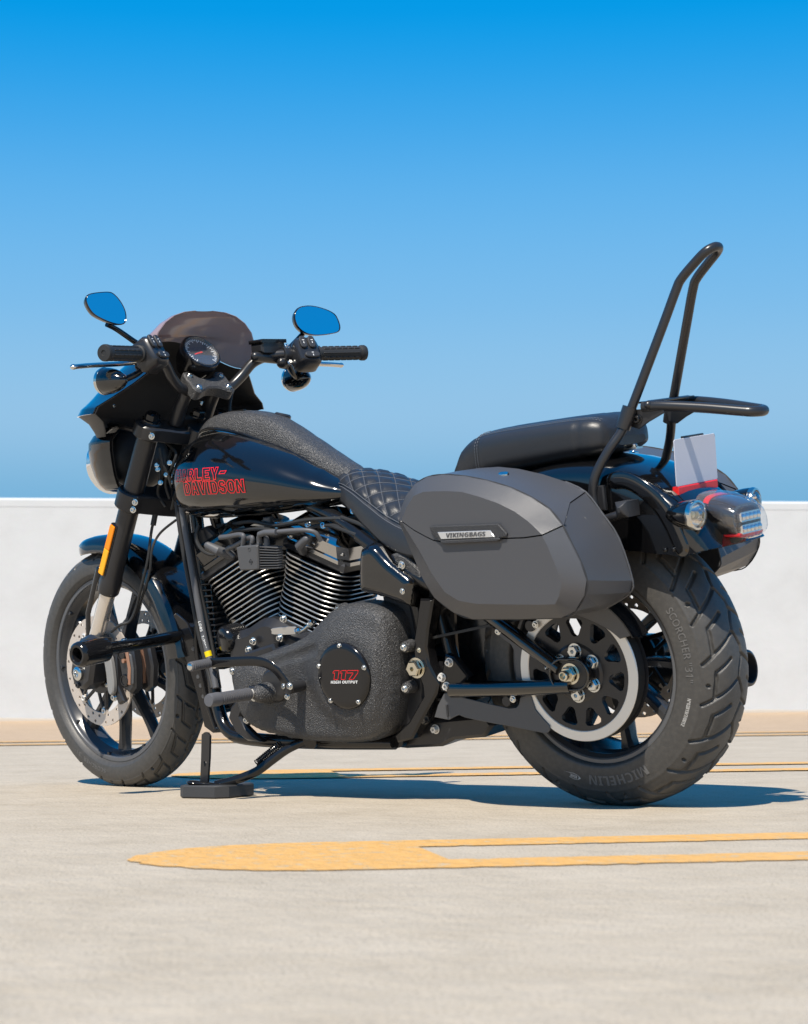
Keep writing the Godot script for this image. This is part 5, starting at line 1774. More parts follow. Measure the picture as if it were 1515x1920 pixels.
	# ---- engine guard with end slider
	for s in [1.0, -1.0]:
		var eg := group("engine_guard", bike)
		var y0 := 0.436
		put("guard_bar", geo().tube(p3([-1.285, 0.428, 0.05 * s, -1.283, 0.432, 0.20 * s, -1.279, 0.439, 0.40 * s]), 0.0165, 18), mat.gloss_black_paint, eg)
		put("bar_ring", geo().tube(p3([-1.2807, 0.4365, 0.320 * s, -1.2805, 0.4367, 0.325 * s]), 0.0178, 18), mat.black_enamel, eg)
		put("end_slider", geo().lathe(pv([0.0165, 0.0, 0.029, 0.0, 0.0312, 0.003, 0.0325, 0.030, 0.0330, 0.085, 0.031, 0.094, 0.025, 0.099, 0.019, 0.098, 0.016, 0.094, 0.016, 0.072, 0, 0.070]), Vector3(-1.2795, 0.4385, 0.362 * s), Vector3(0.01, 0.018, s).normalized(), 32), mat.black_enamel, eg)
		put("guard_clamp", geo().lathe(pv([0.017, -0.012, 0.024, -0.012, 0.026, -0.008, 0.026, 0.008, 0.024, 0.012, 0.017, 0.012]), Vector3(-1.284, 0.43, 0.085 * s), Vector3(0, 0, s), 24, true), mat.black_enamel, eg)
		put("guard_bracket", geo().prism(pv([-1.30, 0.455, -1.26, 0.46, -1.18, 0.43, -1.18, 0.39, -1.26, 0.395, -1.30, 0.41]), 0.05 * s, 0.075 * s, 0.006), mat.black_enamel, eg)

	# ---- swingarm
	var sa := group("swingarm", bike)
	for s in [1.0, -1.0]:
		put("lower_tube", geo().tube(p3([-0.36, 0.293, 0.135 * s, -0.30, 0.294, 0.142 * s, -0.16, 0.298, 0.155 * s, -0.005, 0.304, 0.163 * s]), [0.022, 0.019, 0.0182, 0.0175], 24), mat.gloss_black_paint, sa)
		put("upper_tube", geo().tube(p3([-0.32, 0.522, 0.132 * s, -0.03, 0.342, 0.163 * s]), 0.0165, 24), mat.gloss_black_paint, sa)
		put("front_leg", geo().tube(p3([-0.35, 0.30, 0.12 * s, -0.37, 0.36, 0.11 * s, -0.40, 0.47, 0.10 * s, -0.32, 0.515, 0.12 * s]), 0.017, 14), mat.black_enamel, sa)
		put("pivot_arm", geo().tube(p3([-0.45, 0.345, 0.09 * s, -0.39, 0.33, 0.10 * s, -0.35, 0.30, 0.125 * s]), 0.024, 14), mat.black_enamel, sa)
		# axle carrier: raised rim around a recessed plate
		var oval := PackedVector2Array()
		var oin := PackedVector2Array()
		for i in 40:
			var q := Vector2.from_angle(TAU * i / 40)
			var c := Vector2(0.016 * (1.0 if q.x > 0 else -1.0), 0)
			oval.append(Vector2(-0.002, 0.331) + c + q * 0.038)
			oin.append(Vector2(-0.002, 0.331) + c * 0.9 + q * 0.029)
		var ag := geo()
		var rg := []
		for l in [[oval, 0.0, 0.150], [oval, 0.0, 0.174], [oval, 0.0015, 0.1765], [oval, 0.0035, 0.1775], [oval, 0.006, 0.1765], [oval, 0.0075, 0.168]]:
			var ring := PackedVector3Array()
			for q in (Geo.inset(l[0], l[1]) if l[1] > 0 else l[0]):
				ring.append(Vector3(q.x, q.y, l[2] * s))
			rg.append(ring)
		put("axle_carrier_rim", geo().loft(rg, true, false, false), mat.gloss_black_paint, sa, 60)
		ag.prism(oval, 0.144 * s, 0.168 * s, 0.002)
		put("axle_carrier", ag, mat.satin_black_metal, sa)
		put("axle_nut", geo().hexnut(Vector3(-0.001, 0.332, 0.168 * s), Vector3(0, 0, s), 0.0185, 0.018, 0.0085), mat.gold_zinc, sa, 25)
		put("axle_end", geo().lathe(pv([0.006, 0.0, 0.0115, 0, 0.0115, 0.032, 0.0095, 0.034, 0.0075, 0.034, 0.0065, 0.022, 0, 0.022]), Vector3(-0.001, 0.332, 0.168 * s), Vector3(0, 0, s), 20), mat.gold_zinc, sa)
		screw("adjuster", sa, Vector3(-0.062, 0.345, 0.160 * s), Vector3(-0.6, 0, 0.8 * s), 0.004, 0.012)
	for p in p3([-0.3502, 0.3584, 0.15, -0.3772, 0.3233, 0.15, -0.3661, 0.3018, 0.15]):
		put("linkage_bolt", geo().hexnut(p, Vector3(0, 0, 1), 0.0085, 0.010, 0.004), mat.brushed_alloy, sa, 25)
	put("linkage_plate", geo().prism(pv([-0.3622, 0.3778, -0.3382, 0.37, -0.301, 0.3244, -0.3218, 0.3095, -0.3535, 0.2844, -0.3874, 0.2895, -0.3933, 0.3149, -0.3781, 0.3325]), 0.125, 0.150, 0.004), mat.black_enamel, sa)
	screw("guard_screw", sa, p3([-0.1967, 0.4289, 0.155])[0], Vector3(0, 0, 1), 0.006, 0.006)
	screw("guard_screw", sa, p3([-0.1762, 0.2724, 0.155])[0], Vector3(0, 0, 1), 0.006, 0.006)
	screw("guard_screw", sa, p3([-0.0945, 0.4417, 0.15])[0], Vector3(0, 0, 1), 0.006, 0.006)
	put("guard_boss", geo().cyl(p3([-0.1123, 0.4382, 0.125])[0], Vector3(0, 0, 1), 0.013, 0.024, 18), mat.satin_black_metal, sa)
	put("guard_boss", geo().cyl(p3([-0.1982, 0.2669, 0.125])[0], Vector3(0, 0, 1), 0.012, 0.028, 18), mat.satin_black_metal, sa)

	# ---- belt guards
	var bg := group("belt_guard", bike)
	put("lower_guard", geo().prism(pv([-0.4173, 0.2278, -0.4028, 0.256, -0.3804, 0.2845, -0.3698, 0.2857, -0.3474, 0.279, -0.295, 0.2682, -0.2408, 0.2576, -0.1969, 0.2495, -0.1769, 0.2512, -0.1685, 0.2585, -0.1628, 0.2748, -0.1334, 0.282, -0.1236, 0.2465, -0.1067, 0.2272, -0.0896, 0.2104, -0.09, 0.2003, -0.0977, 0.1934, -0.1075, 0.1925, -0.1591, 0.2009, -0.2075, 0.209, -0.2468, 0.214, -0.2914, 0.2211, -0.3264, 0.2271, -0.3436, 0.2332, -0.3571, 0.229, -0.3748, 0.2214]), 0.142, 0.146, 0.001), mat.charcoal_metal, bg)
	put("guard_rib", geo().box(p3([-0.375, 0.2437, 0.147])[0], Vector3(0.005, 0.028, 0.006), 0.001), mat.moulded_black_plastic, bg)
	put("front_guard", geo().prism(pv([-0.2218, 0.4246, -0.2072, 0.4284, -0.1894, 0.4129, -0.1609, 0.4043, -0.127, 0.4008, -0.1396, 0.3735, -0.1477, 0.3493, -0.1528, 0.312, -0.1784, 0.3122, -0.1743, 0.3496, -0.1744, 0.3781, -0.182, 0.3945, -0.2003, 0.4062]), 0.126, 0.132, 0.001), mat.charcoal_metal, bg)
	# upper guard: side flange and a top strip following the pulley
	var side := geo()
	var o := PackedVector2Array()
	for i in 15:
		o.append(Vector2(0, 0.332) + Vector2.from_angle(deg_to_rad(lerpf(112, 27, i / 14.0))) * 0.176)
	for i in 15:
		o.append(Vector2(0, 0.332) + Vector2.from_angle(deg_to_rad(lerpf(30, 108, i / 14.0))) * lerpf(0.146, 0.128, sin(PI * i / 14.0)))
	side.prism(o, 0.147, 0.152, 0.001)
	put("upper_guard", side, mat.charcoal_metal, bg)
	var rings := []
	for i in 15:
		var a := deg_to_rad(lerpf(112, 25, i / 14.0))
		var d := Vector3(cos(a), sin(a), 0)
		var c := Vector3(0, 0.332, 0)
		rings.append(PackedVector3Array([c + d * 0.178 + Vector3(0, 0, 0.153), c + d * 0.175 + Vector3(0, 0, 0.153), c + d * 0.175 + Vector3(0, 0, 0.088), c + d * 0.178 + Vector3(0, 0, 0.088)]))
	put("upper_guard_top", geo().loft(rings), mat.black_enamel, bg)

	# ---- side stand
	var ks := group("kickstand", bike)
	put("stand_leg", geo().tube(curve(p3([-0.7792, 0.1794, 0.15, -0.8158, 0.1703, 0.16, -0.8538, 0.1544, 0.19, -0.8934, 0.1296, 0.21, -0.9286, 0.1046, 0.235, -0.976, 0.0884, 0.265, -1.0228, 0.0794, 0.285]), 6), 0.0115, 14), mat.black_enamel, ks)
	put("stand_foot", geo().tube(curve(p3([-1.0565, 0.0937, 0.33, -1.0344, 0.0872, 0.31, -1.0137, 0.0783, 0.285]), 4), 0.016, 14, true, 0.42, Vector3(0, 1, -0.17)), mat.black_enamel, ks)
	var bx := pv([-1.0298, 0.2114, -1.0196, 0.2169, -1.0088, 0.2156, -1.0027, 0.2077, -1.0134, 0.1539, -1.0297, 0.089, -1.0558, 0.0883, -1.0412, 0.1534])
	var hole := PackedVector2Array()
	var hc := pv([-1.03, 0.1374])[0]
	for q in bx:
		hole.append(hc + Vector2.from_angle((q - hc).angle()) * 0.007)
	put("stand_lever", geo().holed(bx, hole, 0.300, 0.307), mat.satin_black_metal, ks)
	var coil := PackedVector3Array()
	var ca := p3([-0.8761, 0.1715, 0.17])[0]
	var cb2 := p3([-0.9399, 0.127, 0.195])[0]
	var cd := (cb2 - ca).normalized()
	var cs := cd.cross(Vector3(0, 0, 1)).normalized()
	var cw := cd.cross(cs)
	for i in 181:
		var a := TAU * i / 12.0
		coil.append(ca + (cb2 - ca) * i / 180.0 + (cs * cos(a) + cw * sin(a)) * 0.0075 + Vector3(0, -0.004, 0.022))
	put("return_spring", geo().tube(coil, 0.0017, 6), mat.black_enamel, ks)
	put("spring_hook", geo().tube(p3([-0.9352, 0.1281, 0.2, -0.9515, 0.117, 0.2, -0.9569, 0.106, 0.2, -0.9502, 0.1021, 0.2]), 0.003, 8), mat.black_enamel, ks)
	put("stand_pivot", geo().cyl(Vector3(-0.80, 0.178, 0.13), Vector3(0.1, -0.2, 1).normalized(), 0.02, 0.045, 18), mat.black_enamel, ks)
	put("pivot_nut", geo().hexnut(p3([-0.8254, 0.1939, 0.165])[0], Vector3(0, 0, 1), 0.009, 0.012, 0.004), mat.zinc_bolt, ks, 25)

	# ---- foot controls
	for s in [1.0, -1.0]:
		var fp := group("footpeg", bike)
		var a := Vector3(-0.883, 0.306, 0.255 * s)
		var d := Vector3(0.004, 0.012, 0.165 * s).normalized()
		var prof := pv([0, 0.02, 0.013, 0.02])
		for i in 17:
			prof.append(Vector2(0.0155, 0.022 + i * 0.0062))
			prof.append(Vector2(0.0155, 0.0252 + i * 0.0062))
			prof.append(Vector2(0.0126, 0.0258 + i * 0.0062))
			prof.append(Vector2(0.0126, 0.0276 + i * 0.0062))
		prof.append_array(pv([0.0165, 0.130, 0.0170, 0.136, 0.0165, 0.160, 0.0145, 0.166, 0, 0.167]))
		put("peg_rubber", geo().lathe(prof, a, d, 24, false), mat.peg_rubber, fp, 30)
		put("peg_core", geo().cyl(a - d * 0.004, d, 0.011, 0.03, 16), mat.brushed_alloy, fp)
		put("peg_clevis", geo().box(a - d * 0.012, Vector3(0.034, 0.036, 0.030), 0.004), mat.satin_black_metal, fp)
		screw("clevis_screw", fp, a + Vector3(0.0, -0.012, 0.003 * s), Vector3(0.5, 0.0, 0.8 * s).normalized(), 0.006, 0.006)
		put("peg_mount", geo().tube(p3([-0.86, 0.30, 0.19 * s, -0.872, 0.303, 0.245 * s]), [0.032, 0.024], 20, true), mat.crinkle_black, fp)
		put("peg_mount_base", geo().lathe(pv([0, 0.02, 0.034, 0.02, 0.042, 0.014, 0.046, 0.0, 0.046, -0.04]), Vector3(-0.85, 0.318, 0.205 * s), Vector3(0, 0, s), 28), mat.satin_black_metal, fp)
	var sh := group("shift_lever", bike)
	var arm := curve(p3([-0.758, 0.318, 0.262, -0.772, 0.338, 0.264, -0.79, 0.362, 0.267, -0.815, 0.380, 0.27, -0.85, 0.388, 0.274, -0.90, 0.389, 0.28, -0.985, 0.388, 0.288]), 4)
	put("lever_arm", geo().tube(arm, 0.012, 12, true, 0.32, Vector3(0, 0, 1)), mat.black_enamel, sh)
	var pr := pv([0, -0.005, 0.008, -0.005])
	for i in 9:
		pr.append(Vector2(0.0125, 0.0 + i * 0.0068))
		pr.append(Vector2(0.0125, 0.0042 + i * 0.0068))
		pr.append(Vector2(0.0098, 0.0048 + i * 0.0068))
		pr.append(Vector2(0.0098, 0.0064 + i * 0.0068))
	pr.append_array(pv([0.012, 0.064, 0.011, 0.066, 0, 0.066]))
	put("toe_peg", geo().lathe(pr, Vector3(-0.988, 0.388, 0.296), Vector3(0.03, 0.04, 1).normalized(), 20), mat.peg_rubber, sh, 30)
	put("toe_peg_cap", geo().lathe(pv([0, 0.003, 0.006, 0.003, 0.0085, 0.001, 0.009, -0.002]), Vector3(-0.986, 0.3907, 0.3625), Vector3(0.03, 0.04, 1).normalized(), 18), mat.bright_steel, sh)
	screw("lever_screw", sh, Vector3(-0.752, 0.325, 0.266), Vector3(0, 0, 1), 0.0068, 0.008)
	screw("lever_screw", sh, Vector3(-0.772, 0.324, 0.266), Vector3(0, 0, 1), 0.006, 0.006)
	screw("lever_screw", sh, Vector3(-0.772, 0.298, 0.258), Vector3(0, 0, 1), 0.006, 0.006)
	put("shift_shaft", geo().cyl(Vector3(-0.762, 0.318, 0.20), Vector3(0, 0, 1), 0.014, 0.068, 18), mat.satin_black_metal, sh)

# plate with a bevel, for stays whose holes are set in separately
func drilled(p: PackedVector2Array, z0: float, z1: float) -> Geo:
	return geo().prism(p, z0, z1, 0.001)

# one cooling fin: rounded rectangle across the cylinder axis, black faces and a bright machined edge
func fin_mesh(hx: float, hz: float, r: float, th: float) -> ArrayMesh:
	var o := PackedVector2Array()
	for c in [[1, 1, 0], [-1, 1, 90], [-1, -1, 180], [1, -1, 270]]:
		for i in 7:
			var a := deg_to_rad(c[2] + 15.0 * i)
			o.append(Vector2(c[0] * (hx - r), c[1] * (hz - r)) + Vector2.from_angle(a) * r)
	var mesh := ArrayMesh.new()
	var body := geo()
	body.prism(o, -th / 2, th / 2, 0.0)
	mesh.add_surface_from_arrays(Mesh.PRIMITIVE_TRIANGLES, body.arrays(30))
	mesh.surface_set_material(0, mat.black_enamel)
	var rim := geo()
	var rings := []
	for l in [[0.0012, -th * 0.52], [-0.0006, -th * 0.36], [-0.0010, 0.0], [-0.0006, th * 0.36], [0.0012, th * 0.52]]:
		var ring := PackedVector3Array()
		for q in Geo.inset(o, l[0]):
			ring.append(Vector3(q.x, q.y, l[1]))
		rings.append(ring)
	rim.loft(rings, true, false, false)
	mesh.add_surface_from_arrays(Mesh.PRIMITIVE_TRIANGLES, rim.arrays(60))
	mesh.surface_set_material(1, mat.machined_edge)
	return mesh

func engine() -> void:
	for k in 2:
		var f := -1.0 if k == 0 else 1.0        # front cylinder leans forwards
		var cy := group("cylinder", bike)
		cy.set_meta("label", "front cylinder with bright edged cooling fins" if k == 0 else "rear cylinder with bright edged cooling fins")
		var base := Vector3(-0.93 + 0.068 * f, 0.425, 0.0)
		var ax := Vector3(sin(deg_to_rad(22.5)) * f, cos(deg_to_rad(22.5)), 0)
		var across := Vector3(ax.y, -ax.x, 0)
		var x := Transform3D(Basis(across, Vector3(0, 0, -1), ax), base)
		var bg := geo()
		bg.m = x
		bg.lathe(pv([0, 0, 0.068, 0, 0.068, 0.22, 0, 0.22]), Vector3.ZERO, Vector3(0, 0, 1), 28)
		put("barrel", bg, mat.black_enamel, cy)
		for i in 15:
			var grow := 1.0 + 0.06 * clampf((i - 8) / 6.0, 0, 1)
			var o := MeshInstance3D.new()
			o.name = "fin"
			if not mat.has("fin%d" % i):
				mat["fin%d" % i] = fin_mesh(0.103 * grow, 0.098 * grow, 0.055, 0.0046)
			o.mesh = mat["fin%d" % i]
			o.transform = x * Transform3D(Basis(), Vector3(0, 0, 0.012 + i * 0.0128))
			cy.add_child(o, true)
		# head and rocker cover with chamfered flanks
		var hd := geo()
		hd.m = x
		hd.box(Vector3(0, 0, 0.212), Vector3(0.205, 0.19, 0.028), 0.006)
		put("cylinder_head", hd, mat.satin_black_metal, cy)
		var rc := group("rocker_cover", bike)
		var rings := []
		for l in [[0.106, 0.100, 0.220], [0.106, 0.102, 0.230], [0.100, 0.100, 0.234], [0.097, 0.110, 0.266], [0.092, 0.106, 0.275], [0.074, 0.076, 0.302], [0.066, 0.064, 0.306]]:
			var ring := PackedVector3Array()
			var cc := 0.022
			for q in [[1, 1, 0], [1, 1, 1], [-1, 1, 1], [-1, 1, 0], [-1, -1, 0], [-1, -1, 1], [1, -1, 1], [1, -1, 0]]:
				ring.append(x * Vector3(q[0] * (l[0] - cc * q[2]), q[1] * (l[1] - cc * (1 - q[2])), l[2]))
			rings.append(ring)
		put("cover_shell", geo().loft(rings), mat.dark_chrome if k == 1 else mat.gloss_black_paint, rc, 20)
		for q in [[0.085, 0.09], [-0.085, 0.09], [0.0, 0.098]]:
			screw("cover_screw", rc, x * Vector3(q[0], -q[1], 0.245), ax, 0.0055, 0.007)
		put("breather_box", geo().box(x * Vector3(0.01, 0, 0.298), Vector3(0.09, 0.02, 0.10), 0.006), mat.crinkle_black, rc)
		put("spark_plug_boot", geo().tube(PackedVector3Array([x * Vector3(0.03 * -f, -0.10, 0.215), x * Vector3(0.02 * -f, -0.13, 0.238), x * Vector3(0.0, -0.135, 0.262)]), [0.012, 0.013, 0.010], 14, true), mat.plug_cable, rc)
		# pushrod tubes on the far side, intake between
		put("pushrod_tube", geo().tube(PackedVector3Array([x * Vector3(0.03, 0.11, 0.0), x * Vector3(0.03, 0.10, 0.22)]), 0.013, 12), mat.black_enamel, cy)
	# crankcase
	var cr := group("crankcase", bike)
	put("case", geo().prism(curve2(pv([-1.07, 0.42, -1.0, 0.45, -0.93, 0.475, -0.86, 0.45, -0.80, 0.43, -0.62, 0.44, -0.50, 0.42, -0.44, 0.36, -0.44, 0.24, -0.50, 0.19, -0.65, 0.175, -0.90, 0.175, -1.02, 0.20, -1.08, 0.28]), 4), -0.14, 0.14, 0.02), mat.satin_black_metal, cr)
	put("cylinder_deck", geo().prism(pv([-1.0339, 0.4243, -0.9181, 0.4793, -0.8307, 0.4392, -0.871, 0.4102, -0.9855, 0.3779]), 0.0, 0.088, 0.006), mat.satin_black_metal, cr)
	put("sump", geo().prism(pv([-0.62, 0.20, -0.30, 0.225, -0.28, 0.20, -0.31, 0.172, -0.40, 0.165, -0.44, 0.148, -0.55, 0.142, -0.66, 0.15]), -0.09, 0.105, 0.008), mat.satin_black_metal, cr)
	put("drain_plug", geo().hexnut(p3([-0.4489, 0.1912, 0.106])[0], Vector3(0, 0, 1), 0.009, 0.012, 0.003), mat.brushed_alloy, cr, 25)
	for p in p3([-0.8517, 0.474, 0.15, -0.9635, 0.4197, 0.15, -0.9817, 0.3982, 0.15, -0.8718, 0.4261, 0.15, -1.1112, 0.3615, 0.15, -1.0796, 0.3694, 0.15]):
		screw("case_screw", cr, p, Vector3(0, 0, 1), 0.0075, 0.010)
	put("lifting_strap", geo().prism(curve2(pv([-0.8949, 0.4508, -0.8212, 0.4532, -0.8164, 0.4384, -0.8243, 0.4332, -0.8938, 0.4346, -0.8998, 0.4428]), 3), 0.145, 0.15, 0.001), mat.machined_edge, cr)
	put("oil_line", geo().tube(curve(p3([-0.8087, 0.4425, 0.16, -0.7855, 0.4447, 0.16, -0.7664, 0.4548, 0.16, -0.7439, 0.4649, 0.16]), 5), 0.0055, 10), mat.bright_steel, cr)
	put("oil_fitting", geo().hexnut(p3([-0.8034, 0.4424, 0.16])[0], Vector3(1, 0.2, 0.2).normalized(), 0.008, 0.014, 0.004), mat.zinc_bolt, cr, 25)
	put("oil_fitting", geo().hexnut(p3([-0.7544, 0.4593, 0.165])[0], Vector3(1, 0.6, 0.2).normalized(), 0.008, 0.014, 0.004), mat.zinc_bolt, cr, 25)
	put("oil_filter", geo().lathe(pv([0, 0.05, 0.026, 0.05, 0.034, 0.044, 0.038, 0.03, 0.038, -0.05, 0, -0.05]), p3([-1.0633, 0.4231, 0.1])[0], Vector3(-0.35, 0.0, 0.94), 28), mat.black_enamel, cr)
	put("case_box", geo().prism(pv([-0.9862, 0.3929, -0.8844, 0.4143, -0.8792, 0.4021, -0.8347, 0.412, -0.8302, 0.3959, -0.9263, 0.3784, -0.9819, 0.3737]), 0.12, 0.17, 0.006), mat.satin_black_metal, cr)

	# ---- primary cover
	var pc := group("primary_cover", bike)
	var line := curve2(pv([-1.0079, 0.3472, -1.0107, 0.2956, -0.9988, 0.2439, -0.959, 0.2062, -0.8758, 0.1842, -0.7546, 0.1711, -0.6094, 0.1723, -0.5485, 0.1886, -0.509, 0.2322, -0.489, 0.2957, -0.4794, 0.3727, -0.479, 0.4375, -0.4941, 0.4804, -0.5384, 0.5036, -0.5957, 0.5094, -0.6492, 0.5008, -0.6943, 0.4735, -0.7479, 0.4384, -0.8221, 0.412, -0.9151, 0.3894, -0.9798, 0.3727]), 3)
	var der := Vector2(-0.606, 0.343)
	var small := Vector2(-0.905, 0.30)
	var shape := func(p: Vector2, d: float) -> float:
		var round_edge := 0.172 + 0.040 * pow(clampf(1.0 - pow(1.0 - clampf(d / 0.040, 0, 1), 2.4), 0, 1), 0.42)
		var rr := p.distance_to(der)
		var big := 0.018 * (1.0 - smoothstep(0.088, 0.150, rr))
		var r2 := p.distance_to(small)
		var lobe := 0.012 * (1.0 - smoothstep(0.03, 0.085, r2))
		# a raised rib running from the front lobe towards the derby cover
		var q := Geometry2D.get_closest_point_to_segment(p, Vector2(-0.90, 0.365), Vector2(-0.70, 0.405))
		var groove := 0.006 * (1.0 - smoothstep(0.004, 0.018, p.distance_to(q + Vector2(0.0, -0.0))))
		return round_edge + (big + lobe - groove) * smoothstep(0.004, 0.035, d)
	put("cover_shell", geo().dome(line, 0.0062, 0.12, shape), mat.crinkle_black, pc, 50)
	var along := line.size()
	# bosses and screws round the edge
	for q in pv([-0.4617, 0.3995, -0.4728, 0.3016, -0.535, 0.222, -0.6478, 0.2029, -0.7627, 0.2031, -0.8749, 0.2075, -0.9978, 0.2228, -1.0256, 0.3484, -0.5248, 0.4799, -0.6531, 0.4923]):
		var inw := (der.lerp(Vector2(-0.70, 0.33), 0.5) - q).normalized()
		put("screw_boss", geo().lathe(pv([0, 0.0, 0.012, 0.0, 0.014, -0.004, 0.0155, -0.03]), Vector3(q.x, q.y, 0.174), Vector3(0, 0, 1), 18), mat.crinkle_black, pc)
		screw("cover_screw", pc, Vector3(q.x, q.y, 0.1742), Vector3(0, 0, 1), 0.0068, 0.007)
	var dc := group("derby_cover", bike)
	put("cover_disc", geo().lathe(pv([0, 0.0085, 0.060, 0.0085, 0.070, 0.0075, 0.0765, 0.005, 0.080, 0.001, 0.0805, -0.004, 0.0805, -0.02]), Vector3(der.x, der.y, 0.234), Vector3(0, 0, 1), 72), mat.black_enamel, dc)
	for i in 5:
		var p := der + Vector2.from_angle(deg_to_rad(88 + 72 * i)) * 0.0735
		screw("derby_screw", dc, Vector3(p.x, p.y, 0.2395), Vector3(0, 0, 1), 0.0048, 0.005)
	# 117 in outlined slanted figures, small line below
	seven_badge(dc, Vector3(-0.600, 0.336, 0.2432))
	var ho := letters("HIGH OUTPUT", 0.0066, 0.0004, 800, "Droid Sans", true)
	ho.move(Transform3D(Basis(Vector3(1.38, 0, 0), Vector3(0.2, 1, 0), Vector3(0, 0, 1)), Vector3(-0.600, 0.3295, 0.2430)))
	put("badge_lettering", ho, mat.white_lettering, dc)

	# ---- ignition coil, finned, with plug leads
	var co := group("ignition_coil", bike)
	put("coil_body", geo().prism(pv([-0.9698, 0.6591, -0.9561, 0.6631, -0.9008, 0.663, -0.8964, 0.6603, -0.9026, 0.604, -0.9099, 0.6004, -0.9637, 0.6011, -0.9686, 0.6066]), 0.125, 0.168, 0.003), mat.charcoal_metal, co)
	for i in 9:
		var fa := p3([-0.9015, 0.6574, 0.16, -0.8407, 0.6517, 0.16])
		var fb := p3([-0.9064, 0.6031, 0.16, -0.8458, 0.602, 0.16])
		var u := i / 8.0
		put("coil_fin", geo().tube(PackedVector3Array([fa[0].lerp(fb[0], u) + Vector3(0, 0, -0.012), fa[1].lerp(fb[1], u) + Vector3(0, 0, -0.012)]), 0.0034, 8, true, 4.0, Vector3(0, 0, 1)), mat.charcoal_metal, co)
	put("coil_core", geo().prism(pv([-0.9104, 0.6591, -0.8517, 0.6545, -0.857, 0.6001, -0.9159, 0.6007]), 0.125, 0.145, 0.002), mat.satin_black_metal, co)
	put("mount_hole_disc", geo().lathe(pv([0, -0.003, 0.003, -0.003, 0.0035, 0.0, 0.0042, 0.0006]), p3([-0.9247, 0.6525, 0.1684])[0], Vector3(0, 0, 1), 14), mat.moulded_black_plastic, co)  # dark disc stands in for the shade of an open mounting hole
	var em := p3([-0.9244, 0.622, 0.1684])[0]
	for q in [[0, 0, 0.0058, 0.0016, 0.0], [0, 0, 0.0046, 0.0012, 90.0]]:
		var g := geo()
		for i in 4:
			var a: Vector2 = Vector2.from_angle(TAU * i / 4) * q[2]
			var b: Vector2 = Vector2.from_angle(TAU * (i + 1) / 4) * q[2]
			if q[4] == 0.0:
				g.tube(PackedVector3Array([em + Vector3(a.x, a.y * 1.25, 0), em + Vector3(b.x, b.y * 1.25, 0)]), 0.0006, 5)
		if q[4] > 0:
			g.box(em, Vector3(0.013, 0.0026, 0.0012))
		put("emblem", g, mat.moulded_black_plastic, co)
	for i in 4:
		var p := p3([-0.9598, 0.6668, 0.15, -0.929, 0.6688, 0.15, -0.9046, 0.6712, 0.15, -0.8803, 0.6682, 0.15])
		put("coil_post", geo().tube(PackedVector3Array([p[i] + Vector3(0, -0.014, 0), p[i] + Vector3(0, 0.008, 0)]), [0.0085, 0.007], 12, true), mat.plug_cable, co)
	put("plug_lead", geo().tube(curve(p3([-0.9504, 0.6676, 0.16, -0.9425, 0.6873, 0.165, -0.9635, 0.6913, 0.16, -1.0076, 0.6877, 0.15, -1.047, 0.686, 0.14]), 6), 0.0062, 10), mat.plug_cable, co)
	put("plug_lead", geo().tube(curve(p3([-0.8944, 0.6719, 0.16, -0.887, 0.6898, 0.165, -0.8627, 0.6928, 0.165, -0.8345, 0.6914, 0.16, -0.7872, 0.6916, 0.15, -0.7502, 0.6885, 0.14, -0.7327, 0.6795, 0.13, -0.7285, 0.6589, 0.12]), 6), 0.0058, 10), mat.plug_cable, co)
	put("lead_sleeve", geo().tube(p3([-0.8882, 0.6881, 0.165, -0.8675, 0.6923, 0.165, -0.8299, 0.6918, 0.165]), 0.0078, 10), mat.plug_cable, co)
	put("plug_lead", geo().tube(curve(p3([-0.9197, 0.6696, 0.16, -0.9191, 0.682, 0.16, -0.9509, 0.677, 0.15, -0.9964, 0.6637, 0.14, -1.037, 0.6536, 0.13, -1.025, 0.6337, 0.12]), 6), 0.006, 10), mat.plug_cable, co)
	# clutter under the tank: throttle body, wiring, clamps
	var tb := group("throttle_body", bike)
	put("intake", geo().tube(p3([-1.0, 0.655, 0.02, -0.93, 0.665, 0.0, -0.86, 0.655, 0.02]), 0.032, 16), mat.satin_black_metal, tb)
	put("body_housing", geo().box(Vector3(-0.93, 0.665, -0.02), Vector3(0.10, 0.08, 0.14), 0.012), mat.black_enamel, tb)
	put("horn_bracket", geo().prism(pv([-1.2102, 0.6966, -1.1432, 0.7141, -1.1142, 0.6916, -1.1309, 0.6366, -1.1592, 0.6169, -1.1885, 0.6392]), 0.06, 0.09, 0.006), mat.satin_black_metal, tb)
	for w in [p3([-1.1579, 0.7184, 0.1, -1.1614, 0.6849, 0.11, -1.1435, 0.6534, 0.11, -1.117, 0.6398, 0.1, -1.0866, 0.6511, 0.09]), p3([-1.0673, 0.7112, 0.08, -0.9728, 0.7179, 0.1, -0.8746, 0.7043, 0.11, -0.7754, 0.7122, 0.11, -0.6715, 0.7092, 0.1]), p3([-1.0224, 0.6985, 0.11, -0.9208, 0.6985, 0.12, -0.8244, 0.6815, 0.11, -0.7428, 0.696, 0.1, -0.6243, 0.6843, 0.11]), p3([-0.7083, 0.6941, 0.1, -0.6262, 0.6725, 0.12, -0.5707, 0.6515, 0.13, -0.558, 0.6238, 0.12]), p3([-0.6711, 0.7118, 0.1, -0.5899, 0.6901, 0.12, -0.5513, 0.6699, 0.13, -0.5354, 0.6433, 0.13])]:
		put("wiring", geo().tube(curve(w, 6), 0.0052, 8), mat.grip_rubber, tb)
	for p in p3([-0.7307, 0.6953, 0.1, -0.8429, 0.6772, 0.1, -0.7806, 0.7007, 0.1, -0.8837, 0.7036, 0.1, -0.6299, 0.7252, 0.1]):
		screw("bracket_screw", tb, p, Vector3(0.2, 0.4, 0.9).normalized(), 0.0065, 0.008)
